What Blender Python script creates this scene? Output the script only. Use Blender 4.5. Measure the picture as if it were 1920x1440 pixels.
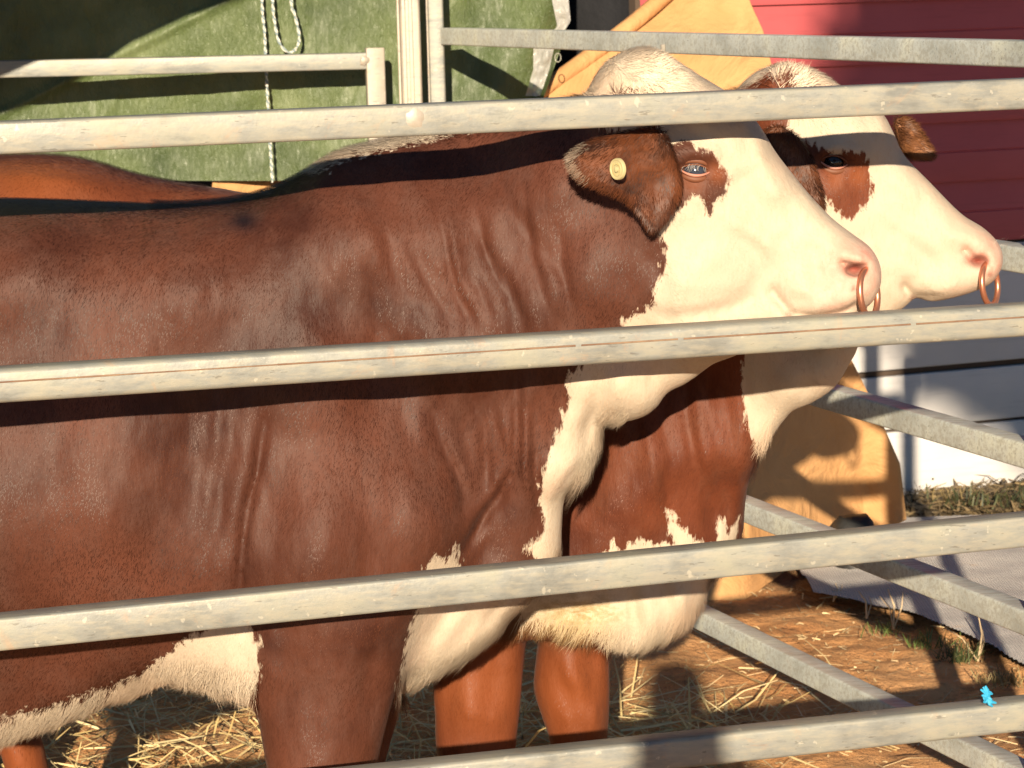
import bpy, math, random
import numpy as np
from mathutils import Vector, Matrix

for _o in list(bpy.data.objects):
    bpy.data.objects.remove(_o)
SC = bpy.context.scene
COL = SC.collection
rng = np.random.default_rng(7)
random.seed(7)

# ------------------------------------------------------------------ camera
CAM = np.array([0.0, 0.0, 1.8])
FPX = 5000.0                       # focal length in pixels of a 1920 px wide frame
PITCH = math.radians(8.63)
ROLL = 0.026
R0 = np.array([1.0, 0, 0]); U0 = np.array([0, math.sin(PITCH), math.cos(PITCH)])
FW = np.array([0, math.cos(PITCH), -math.sin(PITCH)])
RT = math.cos(ROLL) * R0 - math.sin(ROLL) * U0
UP = math.sin(ROLL) * R0 + math.cos(ROLL) * U0
cd = bpy.data.cameras.new('camera')
cd.sensor_width = 36.0
cd.lens = 36.0 * FPX / 1920.0
cd.clip_start = 0.05
cd.clip_end = 500
cd.dof.use_dof = True
cd.dof.focus_distance = 4.4
cd.dof.aperture_fstop = 16
cam = bpy.data.objects.new('camera', cd); COL.objects.link(cam)
m = Matrix.Identity(4)
for i in range(3):
    m[i][0] = RT[i]; m[i][1] = UP[i]; m[i][2] = -FW[i]; m[i][3] = CAM[i]
cam.matrix_world = m
SC.camera = cam

# ------------------------------------------------------------------ light
SUN_TRAVEL = Vector((0.058, 1.0, -0.268)).normalized()
world = bpy.data.worlds.new("World"); SC.world = world
world.use_nodes = True
wn = world.node_tree.nodes; wl = world.node_tree.links
sky = wn.new('ShaderNodeTexSky'); sky.sky_type = 'NISHITA'; sky.sun_disc = False
sky.dust_density = 0.0; sky.air_density = 0.7; sky.ozone_density = 2.0
sky.sun_elevation = math.asin(-SUN_TRAVEL.z)
sky.sun_rotation = math.atan2(-SUN_TRAVEL.x, -SUN_TRAVEL.y)
bgn = wn['Background']; bgn.inputs[1].default_value = 0.05
wl.new(sky.outputs[0], bgn.inputs[0])
sd_ = bpy.data.lights.new('sun', 'SUN'); sd_.energy = 5.0; sd_.angle = math.radians(0.5)
sd_.color = (1.0, 0.82, 0.60)
sun = bpy.data.objects.new('sun', sd_); COL.objects.link(sun)
sun.rotation_euler = SUN_TRAVEL.to_track_quat('-Z', 'Y').to_euler()
SC.view_settings.view_transform = 'Standard'
SC.view_settings.look = 'None'
SC.view_settings.gamma = 1
SC.view_settings.exposure = 0.76
SC.cycles.max_bounces = 6
SC.cycles.diffuse_bounces = 1
SC.cycles.use_denoising = True

# ------------------------------------------------------------------ helpers
def P(px, py, Y):
    px = np.asarray(px, float); py = np.asarray(py, float); Y = np.asarray(Y, float)
    a = (px - 960) / FPX; b = (720 - py) / FPX
    d = [FW[i] + a * RT[i] + b * UP[i] for i in range(3)]
    t = Y / d[1]
    return np.stack(np.broadcast_arrays(d[0] * t + CAM[0], Y, d[2] * t + CAM[2]), -1)
def G(px, py, z=0.0):
    a = (px - 960) / FPX; b = (720 - py) / FPX
    d = FW + a * RT + b * UP
    t = (z - CAM[2]) / d[2]
    return Vector(CAM + d * t)
def proj(p):
    q = np.asarray(p) - CAM
    w = q @ FW
    return 960 + FPX * (q @ RT) / w, 720 - FPX * (q @ UP) / w
def V(p): return Vector([float(c) for c in p])

def mesh_np(name, verts, faces, mat=None, parent=None, smooth=True):
    """verts Nx3, faces list of (k x n) integer arrays"""
    me = bpy.data.meshes.new(name)
    if not isinstance(faces, list): faces = [faces]
    faces = [np.asarray(f, np.int32) for f in faces if len(f)]
    me.vertices.add(len(verts)); me.vertices.foreach_set('co', np.asarray(verts, np.float32).ravel())
    loops = np.concatenate([f.ravel() for f in faces])
    sizes = np.concatenate([np.full(len(f), f.shape[1], np.int32) for f in faces])
    starts = np.concatenate([[0], np.cumsum(sizes)[:-1]]).astype(np.int32)
    me.loops.add(len(loops)); me.loops.foreach_set('vertex_index', loops)
    me.polygons.add(len(sizes)); me.polygons.foreach_set('loop_start', starts)
    me.update(calc_edges=True)
    me.validate()
    if smooth: me.polygons.foreach_set('use_smooth', np.ones(len(me.polygons), bool))
    if mat: me.materials.append(mat)
    o = bpy.data.objects.new(name, me); COL.objects.link(o)
    if parent is not None: o.parent = parent
    return o
def fattr(o, name, arr):
    a = o.data.attributes.new(name, 'FLOAT', 'POINT'); a.data.foreach_set('value', np.asarray(arr, np.float32))
def cattr(o, name, arr):
    a = o.data.attributes.new(name, 'FLOAT_COLOR', 'POINT')
    c = np.ones((len(arr), 4), np.float32); c[:, :3] = arr
    a.data.foreach_set('color', c.ravel())
def tag(o, label=None, cat=None, group=None, kind=None):
    if label: o['label'] = label
    if cat: o['category'] = cat
    if group: o['group'] = group
    if kind: o['kind'] = kind
    return o
def empty(name, loc):
    o = bpy.data.objects.new(name, None); COL.objects.link(o)
    o.location = loc; o.empty_display_size = 0.1
    return o
def child(o, parent):
    """parent keeping world placement (parents are unrotated empties)"""
    o.parent = parent
    o.matrix_parent_inverse = Matrix.Translation(parent.location).inverted()
    return o
class MB:
    def __init__(s): s.v = []; s.f = []
    def add(s, v, f):
        b = len(s.v); s.v += [tuple(p) for p in v]; s.f += [tuple(i + b for i in q) for q in f]
    def box(s, a, b, w, h, up=(0, 0, 1), bev=0.004):
        """beveled bar from a to b; w across, h along 'up'"""
        a = Vector(a); b = Vector(b); d = (b - a).normalized()
        up = Vector(up); side = d.cross(up).normalized(); up = side.cross(d).normalized()
        w /= 2; h /= 2; r = bev
        c = []
        for sx, sy in ((1, 1), (-1, 1), (-1, -1), (1, -1)):
            for k in range(4):
                t = math.pi / 2 * k / 3
                if (sx, sy) == (1, 1): ox, oy = math.cos(t), math.sin(t)
                elif (sx, sy) == (-1, 1): ox, oy = -math.sin(t), math.cos(t)
                elif (sx, sy) == (-1, -1): ox, oy = -math.cos(t), -math.sin(t)
                else: ox, oy = math.sin(t), -math.cos(t)
                c.append((sx * (w - r) + ox * r, sy * (h - r) + oy * r))
        n = len(c)
        vs = [a + side * x + up * y for x, y in c] + [b + side * x + up * y for x, y in c]
        fs = [(i, (i + 1) % n, n + (i + 1) % n, n + i) for i in range(n)]
        fs += [tuple(reversed(range(n))), tuple(range(n, 2 * n))]
        s.add(vs, fs)
    def tube(s, pts, rad, n=8, closed=False):
        pts = [Vector(p) for p in pts]; m_ = len(pts)
        rr = rad if hasattr(rad, '__len__') else [rad] * m_
        vs = []; ref = None
        for i, p in enumerate(pts):
            if closed: d = pts[(i + 1) % m_] - pts[i - 1]
            else: d = pts[min(i + 1, m_ - 1)] - pts[max(i - 1, 0)]
            d.normalize()
            if ref is None: ref = d.orthogonal()
            ref = (ref - d * ref.dot(d)).normalized(); s2 = d.cross(ref)
            for k in range(n):
                t = 2 * math.pi * k / n
                vs.append(p + (ref * math.cos(t) + s2 * math.sin(t)) * rr[i])
        fs = []
        for i in range(m_ if closed else m_ - 1):
            j = (i + 1) % m_
            for k in range(n):
                fs.append((i * n + k, i * n + (k + 1) % n, j * n + (k + 1) % n, j * n + k))
        if not closed: fs += [tuple(reversed(range(n))), tuple(range((m_ - 1) * n, m_ * n))]
        s.add(vs, fs)
    def build(s, name, mat, parent=None, smooth=True, sharp=40):
        me = bpy.data.meshes.new(name); me.from_pydata(s.v, [], s.f); me.update()
        if mat: me.materials.append(mat)
        if smooth:
            me.polygons.foreach_set('use_smooth', [True] * len(me.polygons))
            try: me.set_sharp_from_angle(angle=math.radians(sharp))
            except Exception: pass
        o = bpy.data.objects.new(name, me); COL.objects.link(o)
        if parent is not None: child(o, parent)
        return o

# value noise ------------------------------------------------------
_NT = rng.random((256, 256))
def vnoise(x, y):
    xi = np.floor(x).astype(int); yi = np.floor(y).astype(int)
    fx = x - xi; fy = y - yi
    fx = fx * fx * (3 - 2 * fx); fy = fy * fy * (3 - 2 * fy)
    a = _NT[xi & 255, yi & 255]; b = _NT[(xi + 1) & 255, yi & 255]
    c = _NT[xi & 255, (yi + 1) & 255]; d = _NT[(xi + 1) & 255, (yi + 1) & 255]
    return (a + (b - a) * fx) * (1 - fy) + (c + (d - c) * fx) * fy - 0.5
def fbm(x, y, o=4):
    s = 0; a = 1.0
    for k in range(o):
        s = s + a * vnoise(x * 2 ** k + 17 * k, y * 2 ** k + 31 * k); a *= .5
    return s

# materials --------------------------------------------------------
class NT:
    def __init__(s, name):
        s.m = bpy.data.materials.new(name); s.m.use_nodes = True
        s.t = s.m.node_tree; s.n = s.t.nodes; s.b = s.n['Principled BSDF']
    def new(s, typ, **kw):
        n = s.n.new(typ)
        for k, v in kw.items(): setattr(n, k, v)
        return n
    def link(s, a, b): s.t.links.new(a, b)
    def val(s, sock, v):
        if isinstance(v, bpy.types.NodeSocket): s.link(v, sock)
        else: sock.default_value = v
    def coord(s, scale=(1, 1, 1), rot=(0, 0, 0)):
        c = s.new('ShaderNodeTexCoord'); mp = s.new('ShaderNodeMapping')
        s.link(c.outputs['Object'], mp.inputs[0]); mp.inputs['Scale'].default_value = scale
        mp.inputs['Rotation'].default_value = rot
        return mp.outputs[0]
    def noise(s, vec, scale, detail=4, rough=.55, dist=0.0):
        n = s.new('ShaderNodeTexNoise'); s.link(vec, n.inputs['Vector'])
        n.inputs['Scale'].default_value = scale; n.inputs['Detail'].default_value = detail
        n.inputs['Roughness'].default_value = rough; n.inputs['Distortion'].default_value = dist
        return n.outputs['Fac']
    def ramp(s, fac, stops):
        r = s.new('ShaderNodeValToRGB'); s.link(fac, r.inputs[0])
        e = r.color_ramp.elements
        while len(e) < len(stops): e.new(0.5)
        for i, (p, c) in enumerate(stops):
            e[i].position = p; e[i].color = (c[0], c[1], c[2], 1) if hasattr(c, '__len__') else (c, c, c, 1)
        return r.outputs[0]
    def math(s, op, a, b=0.0, clamp=False):
        n = s.new('ShaderNodeMath', operation=op, use_clamp=clamp)
        s.val(n.inputs[0], a); s.val(n.inputs[1], b); return n.outputs[0]
    def mix(s, f, a, b, mode='MIX'):
        n = s.new('ShaderNodeMix', data_type='RGBA', blend_type=mode)
        s.val(n.inputs[0], f)
        for sk, v in ((n.inputs[6], a), (n.inputs[7], b)):
            s.val(sk, v if isinstance(v, bpy.types.NodeSocket) else (v[0], v[1], v[2], 1))
        return n.outputs[2]
    def attr(s, name):
        return s.new('ShaderNodeAttribute', attribute_name=name)
    def bump(s, h, strength, dist, prev=None):
        n = s.new('ShaderNodeBump'); s.link(h, n.inputs['Height'])
        n.inputs['Strength'].default_value = strength; n.inputs['Distance'].default_value = dist
        if prev is not None: s.link(prev, n.inputs['Normal'])
        return n.outputs[0]
    def out(s, col=None, rough=None, normal=None, **kw):
        if col is not None: s.val(s.b.inputs['Base Color'], col if isinstance(col, bpy.types.NodeSocket) else (*col, 1))
        if rough is not None: s.val(s.b.inputs['Roughness'], rough)
        if normal is not None: s.link(normal, s.b.inputs['Normal'])
        for k, v in kw.items(): s.val(s.b.inputs[k.replace('_', ' ')], v)
        return s.m

def galv(name, base=(.25, .262, .245), spots=.5, rust=.25):
    t = NT(name); v = t.coord()
    big = t.noise(v, 7, 5, .6); st = t.noise(t.coord((2.5, 18, 18)), 5, 5, .65)
    fine = t.noise(v, 130, 3, .6); sp = t.noise(v, 62, 2, .5)
    c = t.ramp(big, [(.3, [x * .72 for x in base]), (.5, base), (.72, [min(1, base[0] * 1.25), base[1] * 1.2, base[2] * 1.02])])
    c = t.mix(t.math('MULTIPLY', t.ramp(st, [(.45, 0), (.60, 1)]), .5), c, (.36, .34, .27))
    c = t.mix(t.math('MULTIPLY', t.ramp(st, [(.30, 1), (.42, 0)]), .45), c, (.14, .15, .145))
    c = t.mix(t.math('MULTIPLY', t.ramp(t.noise(v, 11, 6, .7, 1.0), [(.60, 0), (.70, 1)]), rust), c, (.48, .26, .13))
    c = t.mix(t.math('MULTIPLY', t.ramp(sp, [(.685, 0), (.72, 1)]), spots), c, (.50, .48, .40))
    scr = t.noise(t.coord((.6, 26, 26), (0, 0, .07)), 7, 3, .6)
    c = t.mix(t.math('MULTIPLY', t.ramp(scr, [(.66, 0), (.69, 1)]), .6), c, (.12, .115, .10))
    n = t.bump(fine, .2, .0015); n = t.bump(st, .12, .002, n)
    return t.out(c, t.ramp(big, [(.3, .38), (.7, .6)]), n, Metallic=.2)
M = {}
M['galv'] = galv('galvanised_steel')
M['galv_bright'] = galv('galvanised_steel_brightened', (.66, .70, .66), .3, .1)  # steel lightened in colour for rails the sun only grazes
M['galv_warm'] = galv('galvanised_steel_warm', (.40, .36, .31), .45, .5)
def simple(name, col, rough=.6, **kw):
    return NT(name).out(col, rough, **kw)
def noisy(name, c1, c2, scale=8, rough=.7, bump=.3, bd=.01, bscale=40, **kw):
    t = NT(name); v = t.coord()
    c = t.ramp(t.noise(v, scale, 6, .65), [(.35, c1), (.65, c2)])
    return t.out(c, rough, t.bump(t.noise(v, bscale, 4, .6), bump, bd), **kw)
# ------------------------------------------------------------------ setting: ground
def ground_mat():
    t = NT('orange_dirt'); v = t.coord()
    c = t.ramp(t.noise(v, 2.2, 6, .65), [(.3, (.62, .28, .10)), (.5, (.84, .43, .17)), (.72, (.90, .54, .26))])
    c = t.mix(t.math('MULTIPLY', t.ramp(t.noise(v, 24, 5, .7), [(.52, 0), (.66, 1)]), .5), c, (.28, .13, .06))
    c = t.mix(t.ramp(t.noise(v, 55, 4, .7), [(.64, 0), (.70, .8)]), c, (.75, .58, .34))
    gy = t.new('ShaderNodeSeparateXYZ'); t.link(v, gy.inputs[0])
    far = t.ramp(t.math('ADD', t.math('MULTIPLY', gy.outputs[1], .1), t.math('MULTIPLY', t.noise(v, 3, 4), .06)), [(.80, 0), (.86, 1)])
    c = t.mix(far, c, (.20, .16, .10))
    n = t.bump(t.noise(v, 9, 6, .65), .9, .06); n = t.bump(t.noise(v, 60, 5, .7), .8, .015, n)
    return t.out(c, .95, n)
def build_ground():
    xs = np.concatenate([np.linspace(-300, -4, 12), np.arange(-3.5, 4, .025), np.linspace(4.5, 300, 12)])
    ys = np.concatenate([np.linspace(-300, 3.5, 14), np.arange(4, 12, .03), np.linspace(12.5, 300, 12)])
    X, Y = np.meshgrid(xs, ys, indexing='ij')
    near = np.clip(1 - np.maximum(np.abs(X) - 3, 0) / 1, 0, 1) * np.clip((Y - 4) / .5, 0, 1) * np.clip((12 - Y) / 1, 0, 1)
    Z = (fbm(X * 2.2, Y * 2.2, 5) * .035 + fbm(X * 11, Y * 11, 3) * .016) * near - .02 * near
    nx, ny = X.shape
    idx = np.arange(nx * ny).reshape(nx, ny)
    q = np.stack([idx[:-1, :-1], idx[1:, :-1], idx[1:, 1:], idx[:-1, 1:]], -1).reshape(-1, 4)
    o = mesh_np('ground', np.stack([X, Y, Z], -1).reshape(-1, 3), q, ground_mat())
    tag(o, kind='structure')
build_ground()
def gz(x, y):
    x = np.float64(x); y = np.float64(y)
    return float(fbm(x * 2.2, y * 2.2, 5) * .035 + fbm(x * 11, y * 11, 3) * .016 - .02)

# ------------------------------------------------------------------ red and white shed wall
WA = np.array(P(1600, 700, 9.15)); WB = np.array(P(1920, 700, 9.4))
wdir = Vector((WB[0] - WA[0], WB[1] - WA[1], 0)).normalized()
wnor = Vector((wdir.y, -wdir.x, 0))          # towards the camera
def wall_mat(name, c1, c2, rough, bs=.1):
    t = NT(name); v = t.coord((1, 1, 1))
    c = t.ramp(t.noise(v, 1.6, 5, .6), [(.3, c1), (.7, c2)])
    st = t.noise(t.coord((1.2, 1.2, 16)), 4, 5, .6)
    c = t.mix(t.math('MULTIPLY', t.ramp(st, [(.55, 0), (.7, 1)]), .25), c, [x * .6 for x in c1])
    return t.out(c, rough, t.bump(st, bs, .004))
M['red'] = wall_mat('red_weatherboard', (.42, .075, .085), (.50, .10, .11), .5)
M['whiteb'] = wall_mat('white_board', (.58, .58, .58), (.68, .67, .66), .55)
M['gap'] = simple('dark_gap', (.10, .07, .05), .9)
M['charcoal'] = noisy('dark_interior_sheet', (.004, .005, .008), (.009, .01, .014), 6, .8)
shed = empty('shed', (WB[0], WB[1], 0))
tag(shed, 'shed wall of dark red weatherboards above white boards, behind the pen on the right', 'shed')
def wp(s, z, off=0.0):
    p = Vector((WA[0], WA[1], 0)) + wdir * s + wnor * off
    p.z = z; return p
def wz(px, py):
    # height on the wall plane
    a = (px - 960) / FPX; b = (720 - py) / FPX
    d = Vector(FW + a * RT + b * UP)
    t = (Vector((WA[0], WA[1], 0)) - Vector(CAM)).dot(wnor) / d.dot(wnor)
    return (Vector(CAM) + d * t).z
zrw = wz(1900, 447)
S0, S1 = -.80, 6.0
mb = MB()
# lapped weatherboards: each a sloped plank with a shadow lip
z = zrw; bh = .195
zl = [zrw, wz(1900, 333), wz(1900, 222), wz(1900, 110), wz(1900, -5)]
zl += [zl[-1] + .2 * k for k in range(1, 7)]
for i in range(len(zl) - 1):
    a, b = zl[i], zl[i + 1]
    prof = [(0.0, a), (.034, a), (.036, a + .012), (.030, a + (b - a) * .48), (.026, a + (b - a) * .5), (.028, a + (b - a) * .52), (.016, b - .001)]
    v = [wp(S0, z_, o_) for o_, z_ in prof] + [wp(S1, z_, o_) for o_, z_ in prof]
    n = len(prof)
    mb.add(v, [(k, n + k, n + k + 1, k + 1) for k in range(n - 1)])
child(mb.build('red_boards', M['red'], None, True, 25), shed)
mb = MB(); mb.box(wp(S0, 1.6, -.03), wp(S1, 1.6, -.03), .05, 3.2); mb.build('wall_frame', M['gap'], shed)
zw = [-.03, wz(1900, 783) - .006, wz(1900, 677) - .012, zrw - .012]
for i in range(3):
    a = zw[i] + (.0 if i == 0 else .022); b = zw[i + 1]
    if i == 1: a, b = zw[1] + .010, zw[2]
    mb = MB(); mb.box(wp(S0, (a + b) / 2, .012), wp(S1, (a + b) / 2, .012), .03, b - a, bev=.006)
    mb.build('white_board', M['whiteb'], shed)
# roof (off frame, closes the shed)
mb = MB(); mb.box(wp(S0 - .2, 3.25, -1.5), wp(S1, 3.25, -1.5), 3.6, .06); mb.build('roof', M['galv_bright'], shed)

# black sheet behind the green tarp, its colour standing in for the unlit interior
mb = MB()
n = 60; vs = []; 
for i in range(n + 1):
    x = -3.2 + 4.1 * i / n
    for j in range(12):
        z = -.05 + 2.6 * j / 11
        vs.append((x, 9.0 + .1 * math.sin(x * 9) + .03 * math.sin(x * 23 + z * 3), z))
mb.add(vs, [(i * 12 + j, (i + 1) * 12 + j, (i + 1) * 12 + j + 1, i * 12 + j + 1) for i in range(n) for j in range(11)])
o = mb.build('dark_interior', M['charcoal']); tag(o, 'black sheet standing in for the dark shed interior between the green tarp and the tan canvas', 'cloth')
sm = o.modifiers.new('s', 'SOLIDIFY'); sm.thickness = .003

# ------------------------------------------------------------------ green tarp
def tarp_mat():
    t = NT('green_poly_tarp'); v = t.coord()
    c = t.ramp(t.noise(v, 3.0, 5, .6), [(.3, (.050, .080, .028)), (.52, (.10, .14, .052)), (.72, (.19, .235, .11))])
    w1 = t.new('ShaderNodeTexWave', wave_type='BANDS', bands_direction='X'); t.link(v, w1.inputs[0]); w1.inputs['Scale'].default_value = 55
    w2 = t.new('ShaderNodeTexWave', wave_type='BANDS', bands_direction='Z'); t.link(v, w2.inputs[0]); w2.inputs['Scale'].default_value = 55
    ad = t.math('ADD', w1.outputs['Fac'], w2.outputs['Fac'])
    cr = t.noise(t.coord((2.6, 1, 1.2)), 38, 5, .65, .8)
    n = t.bump(ad, .12, .002); n = t.bump(cr, .9, .008, n)
    return t.out(c, t.ramp(cr, [(.3, .30), (.7, .48)]), n, Coat_Weight=.15, Coat_Roughness=.38)
M['tarp'] = tarp_mat()
xs = np.linspace(-190, 1062, 330); ys = np.linspace(-330, 339, 190)
PX, PY = np.meshgrid(xs, ys, indexing='ij')
# right edge of the tarp is ragged
edge = 1.0 - 45 * np.clip((PX - 1000) / 62, 0, 1) * (PY > 60) * np.clip((PY - 60) / 130, 0, 1)
PXe = PX + (edge - 1)
YY = 8.20 + .04 * fbm(PX / 240, PY / 300, 2) + .035 * np.abs(vnoise(PX / 130 + PY / 200, PY / 420 - PX / 300)) + .009 * fbm(PX / 30, PY / 80, 4)
dl = (PX / 430 + PY / 215 - 1)
YY -= .012 * np.exp(-(dl / .05) ** 2)
YY += .10 * np.clip((PX - 830) / 230, 0, 1) * np.sin(PX / 34 + PY / 60) * .5
Vt = P(PXe, PY, YY)
nx, ny = PX.shape; idx = np.arange(nx * ny).reshape(nx, ny)
q = np.stack([idx[:-1, :-1], idx[1:, :-1], idx[1:, 1:], idx[:-1, 1:]], -1).reshape(-1, 4)
tarp = empty('tarpaulin', V(P(400, 345, 8.4)))
tag(tarp, 'green woven tarpaulin hung behind the rear pen panel', 'tarpaulin')
tm = mesh_np('sheet', Vt.reshape(-1, 3), q, M['tarp']); child(tm, tarp)
# added unseen fly above the frame to throw the tarp's corner into shade
st = Vector(SUN_TRAVEL)
def back(p, t): return V(p) - st * t
e0 = back(P(455, -10, 8.2), 1.9); e1 = back(P(-60, 242, 8.2), 1.9)
ev = (e1 - e0)
shade_fly = MB(); pts = []
for i in range(13):
    a = e0 + ev * (-.6 + 2.4 * i / 12)
    for j in range(6):
        k = j / 5
        p = a + Vector((-.5, .15, 1.0)) * k * 1.6 + Vector((0, .0, .02 * math.sin(i * 1.7)))
        pts.append(p)
shade_fly.add(pts, [(i * 6 + j, (i + 1) * 6 + j, (i + 1) * 6 + j + 1, i * 6 + j + 1) for i in range(12) for j in range(5)])
fo = shade_fly.build('shade_fly', M['tarp'], tarp)

# rope hanging over the tarp
t = NT('rope_fibre'); v = t.coord()
wv = t.new('ShaderNodeTexWave', wave_type='BANDS', bands_direction='DIAGONAL'); t.link(v, wv.inputs[0]); wv.inputs['Scale'].default_value = 30
M['rope'] = t.out(t.ramp(wv.outputs['Fac'], [(.3, (.25, .33, .36)), (.6, (.75, .74, .65))]), .8, t.bump(wv.outputs['Fac'], .6, .004))
def twist(pts, r, name, mat, parent=None):
    # two-strand twisted cord along a polyline
    P_ = [Vector(p) for p in pts]; L = [0]
    for a, b in zip(P_, P_[1:]): L.append(L[-1] + (b - a).length)
    n = max(8, int(L[-1] / .006)); mb = MB()
    for ph in (0, math.pi):
        out = []
        for i in range(n + 1):
            s = L[-1] * i / n; k = max(j for j in range(len(L)) if L[j] <= s + 1e-9); k = min(k, len(P_) - 2)
            u = (s - L[k]) / max(1e-6, L[k + 1] - L[k]); p = P_[k].lerp(P_[k + 1], u)
            d = (P_[k + 1] - P_[k]).normalized(); a = d.orthogonal(); 
            a = Vector((1, 0, 0)) - d * d.x if abs(d.x) < .9 else Vector((0, 0, 1)) - d * d.z
            a.normalize(); b = d.cross(a); th = ph + s / .010
            out.append(p + (a * math.cos(th) + b * math.sin(th)) * r * .6)
        mb.tube(out, r * .62, 5)
    return mb.build(name, mat, parent)
def smooth_px(pts, n=8):
    pts = [Vector(p) for p in pts]; o = []
    for i in range(len(pts) - 1):
        p0 = pts[max(i - 1, 0)]; p1 = pts[i]; p2 = pts[i + 1]; p3 = pts[min(i + 2, len(pts) - 1)]
        for k in range(n):
            u = k / n
            o.append(.5 * ((2 * p1) + (-p0 + p2) * u + (2 * p0 - 5 * p1 + 4 * p2 - p3) * u * u + (-p0 + 3 * p1 - 3 * p2 + p3) * u ** 3))
    return o + [pts[-1]]
rp = empty('rope', V(P(505, 340, 8.3)))
tag(rp, 'thin pale twisted rope hanging straight down with a loop over the green tarp', 'rope')
r1 = [V(P(a, b, 8.13)) for a, b in ((489, -160), (491, 0), (496, 60), (499, 130), (503, 210), (507, 280), (511, 342))]
twist(smooth_px(r1), .0042, 'hanging_end', M['rope'], rp)
r2 = [V(P(a, b, 8.12)) for a, b in ((505, -160), (511, 0), (515, 40), (523, 78), (540, 98), (556, 90), (561, 66), (552, 25), (546, 0), (540, -160))]
twist(smooth_px(r2), .0042, 'loop', M['rope'], rp)

# clear plastic hem at the tarp's right edge
t = NT('clear_plastic'); v = t.coord()
M['plastic'] = t.out((.62, .62, .60), .3, t.bump(t.noise(v, 26, 4, .6), .8, .01), Alpha=.55)
rowsL = [(-60, 1015), (0, 1035), (50, 1045), (90, 1000), (130, 1000), (180, 985)]
rowsR = [(-60, 1060), (0, 1066), (40, 1070), (85, 1040), (130, 1030), (182, 1012)]
def rowmesh(name, L, R, Yf, nu, nv, mat, parent=None, amp=.0, fs=60):
    y0, y1 = L[0][0], L[-1][0]
    ys = np.linspace(y0, y1, nv); us = np.linspace(0, 1, nu)
    xl = np.interp(ys, [a for a, _ in L], [b for _, b in L]); xr = np.interp(ys, [a for a, _ in R], [b for _, b in R])
    U, Yp = np.meshgrid(us, ys, indexing='ij'); Xp = xl[None] + (xr - xl)[None] * U
    D = Yf(Xp, Yp) + amp * fbm(Xp / fs, Yp / fs, 4)
    v = P(Xp, Yp, D).reshape(-1, 3); idx = np.arange(nu * nv).reshape(nu, nv)
    q = np.stack([idx[:-1, :-1], idx[1:, :-1], idx[1:, 1:], idx[:-1, 1:]], -1).reshape(-1, 4)
    return mesh_np(name, v, q, mat, parent)
o = rowmesh('plastic_sheet', rowsL, rowsR, lambda a, b: 8.14 + 0 * a, 22, 50, M['plastic'], None, .03, 25)
tag(o, 'crumpled clear plastic hem at the right edge of the green tarp', 'plastic sheet')
rg = MB(); c = V(P(1046, 108, 8.09))
rg.tube([c + Vector((.009 * math.cos(a), 0, .013 * math.sin(a))) for a in np.linspace(0, 2 * math.pi, 20, endpoint=False)], .0016, 6, True)
o = rg.build('hook', M['galv']); tag(o, 'small metal ring fixed to the clear plastic hem', 'hook')

# ------------------------------------------------------------------ tan canvas
t = NT('tan_canvas'); v = t.coord()
c = t.ramp(t.noise(v, 3, 5, .6), [(.3, (.48, .25, .095)), (.7, (.60, .34, .145))])
M['canvas'] = t.out(c, .85, t.bump(t.noise(v, 6, 5, .6, .8), .5, .05))
L = [(-160, 1420), (-60, 1300), (0, 1238), (80, 1140), (190, 985), (250, 880), (300, 720), (326, 400), (500, 380), (900, 800), (1060, 1180), (1150, 1290)]
R = [(-160, 1440), (-60, 1398), (0, 1405), (60, 1432), (200, 1466), (400, 1512), (650, 1582), (760, 1640), (870, 1688), (975, 1700), (1040, 1560), (1065, 1478), (1130, 1388), (1150, 1310)]
YC = lambda a, b: 8.55 - .95 * np.clip((b - 0) / 1150, -.2, 1) + .45 * np.clip((a - 1400) / 220, 0, 1) * np.clip((b - 600) / 350, 0, 1) + .06 * np.sin(a / 90 + b / 300)
cv = empty('canvas_sheet', G(1340, 1150))
tag(cv, 'sunlit tan canvas sheet draped to the ground behind the two bulls', 'canvas')
o = rowmesh('cloth', L, R, YC, 110, 150, M['canvas'], None, .05, 160); child(o, cv)
s_ = o.modifiers.new('s', 'SOLIDIFY'); s_.thickness = .006
hem = [V(P(x, y, float(YC(x, y)) - .02)) for y, x in L[1:7]]
mb = MB(); mb.tube(smooth_px(hem, 6), .026, 10); mb.build('rolled_hem', M['canvas'], cv)

# black tub in front of canvas
mb = MB(); c = V(P(1600, 966, 7.90)); ztub = c.z / .185; c.z = 0
prof = [(.0, .185), (.03, .184), (.06, .176), (.082, .155), (.094, .12), (.10, .06), (.105, 0)]
ns = 28; vs = []
for r, z in prof:
    for k in range(ns):
        a = 2 * math.pi * k / ns; vs.append((c.x + r * math.cos(a) * .72, c.y + r * math.sin(a) * .8, z * ztub + .01 * math.sin(a * 2 + 1) * (.1 < z < .18)))
mb.add(vs, [(i * ns + k, i * ns + (k + 1) % ns, (i + 1) * ns + (k + 1) % ns, (i + 1) * ns + k) for i in range(len(prof) - 1) for k in range(ns)])
M['rubber'] = noisy('black_rubber', (.012, .012, .012), (.03, .03, .028), 9, .5)
o = mb.build('feed_tub', M['rubber']); tag(o, 'black domed rubber tub at the foot of the tan canvas', 'tub')
TUBOBJ = o

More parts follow.
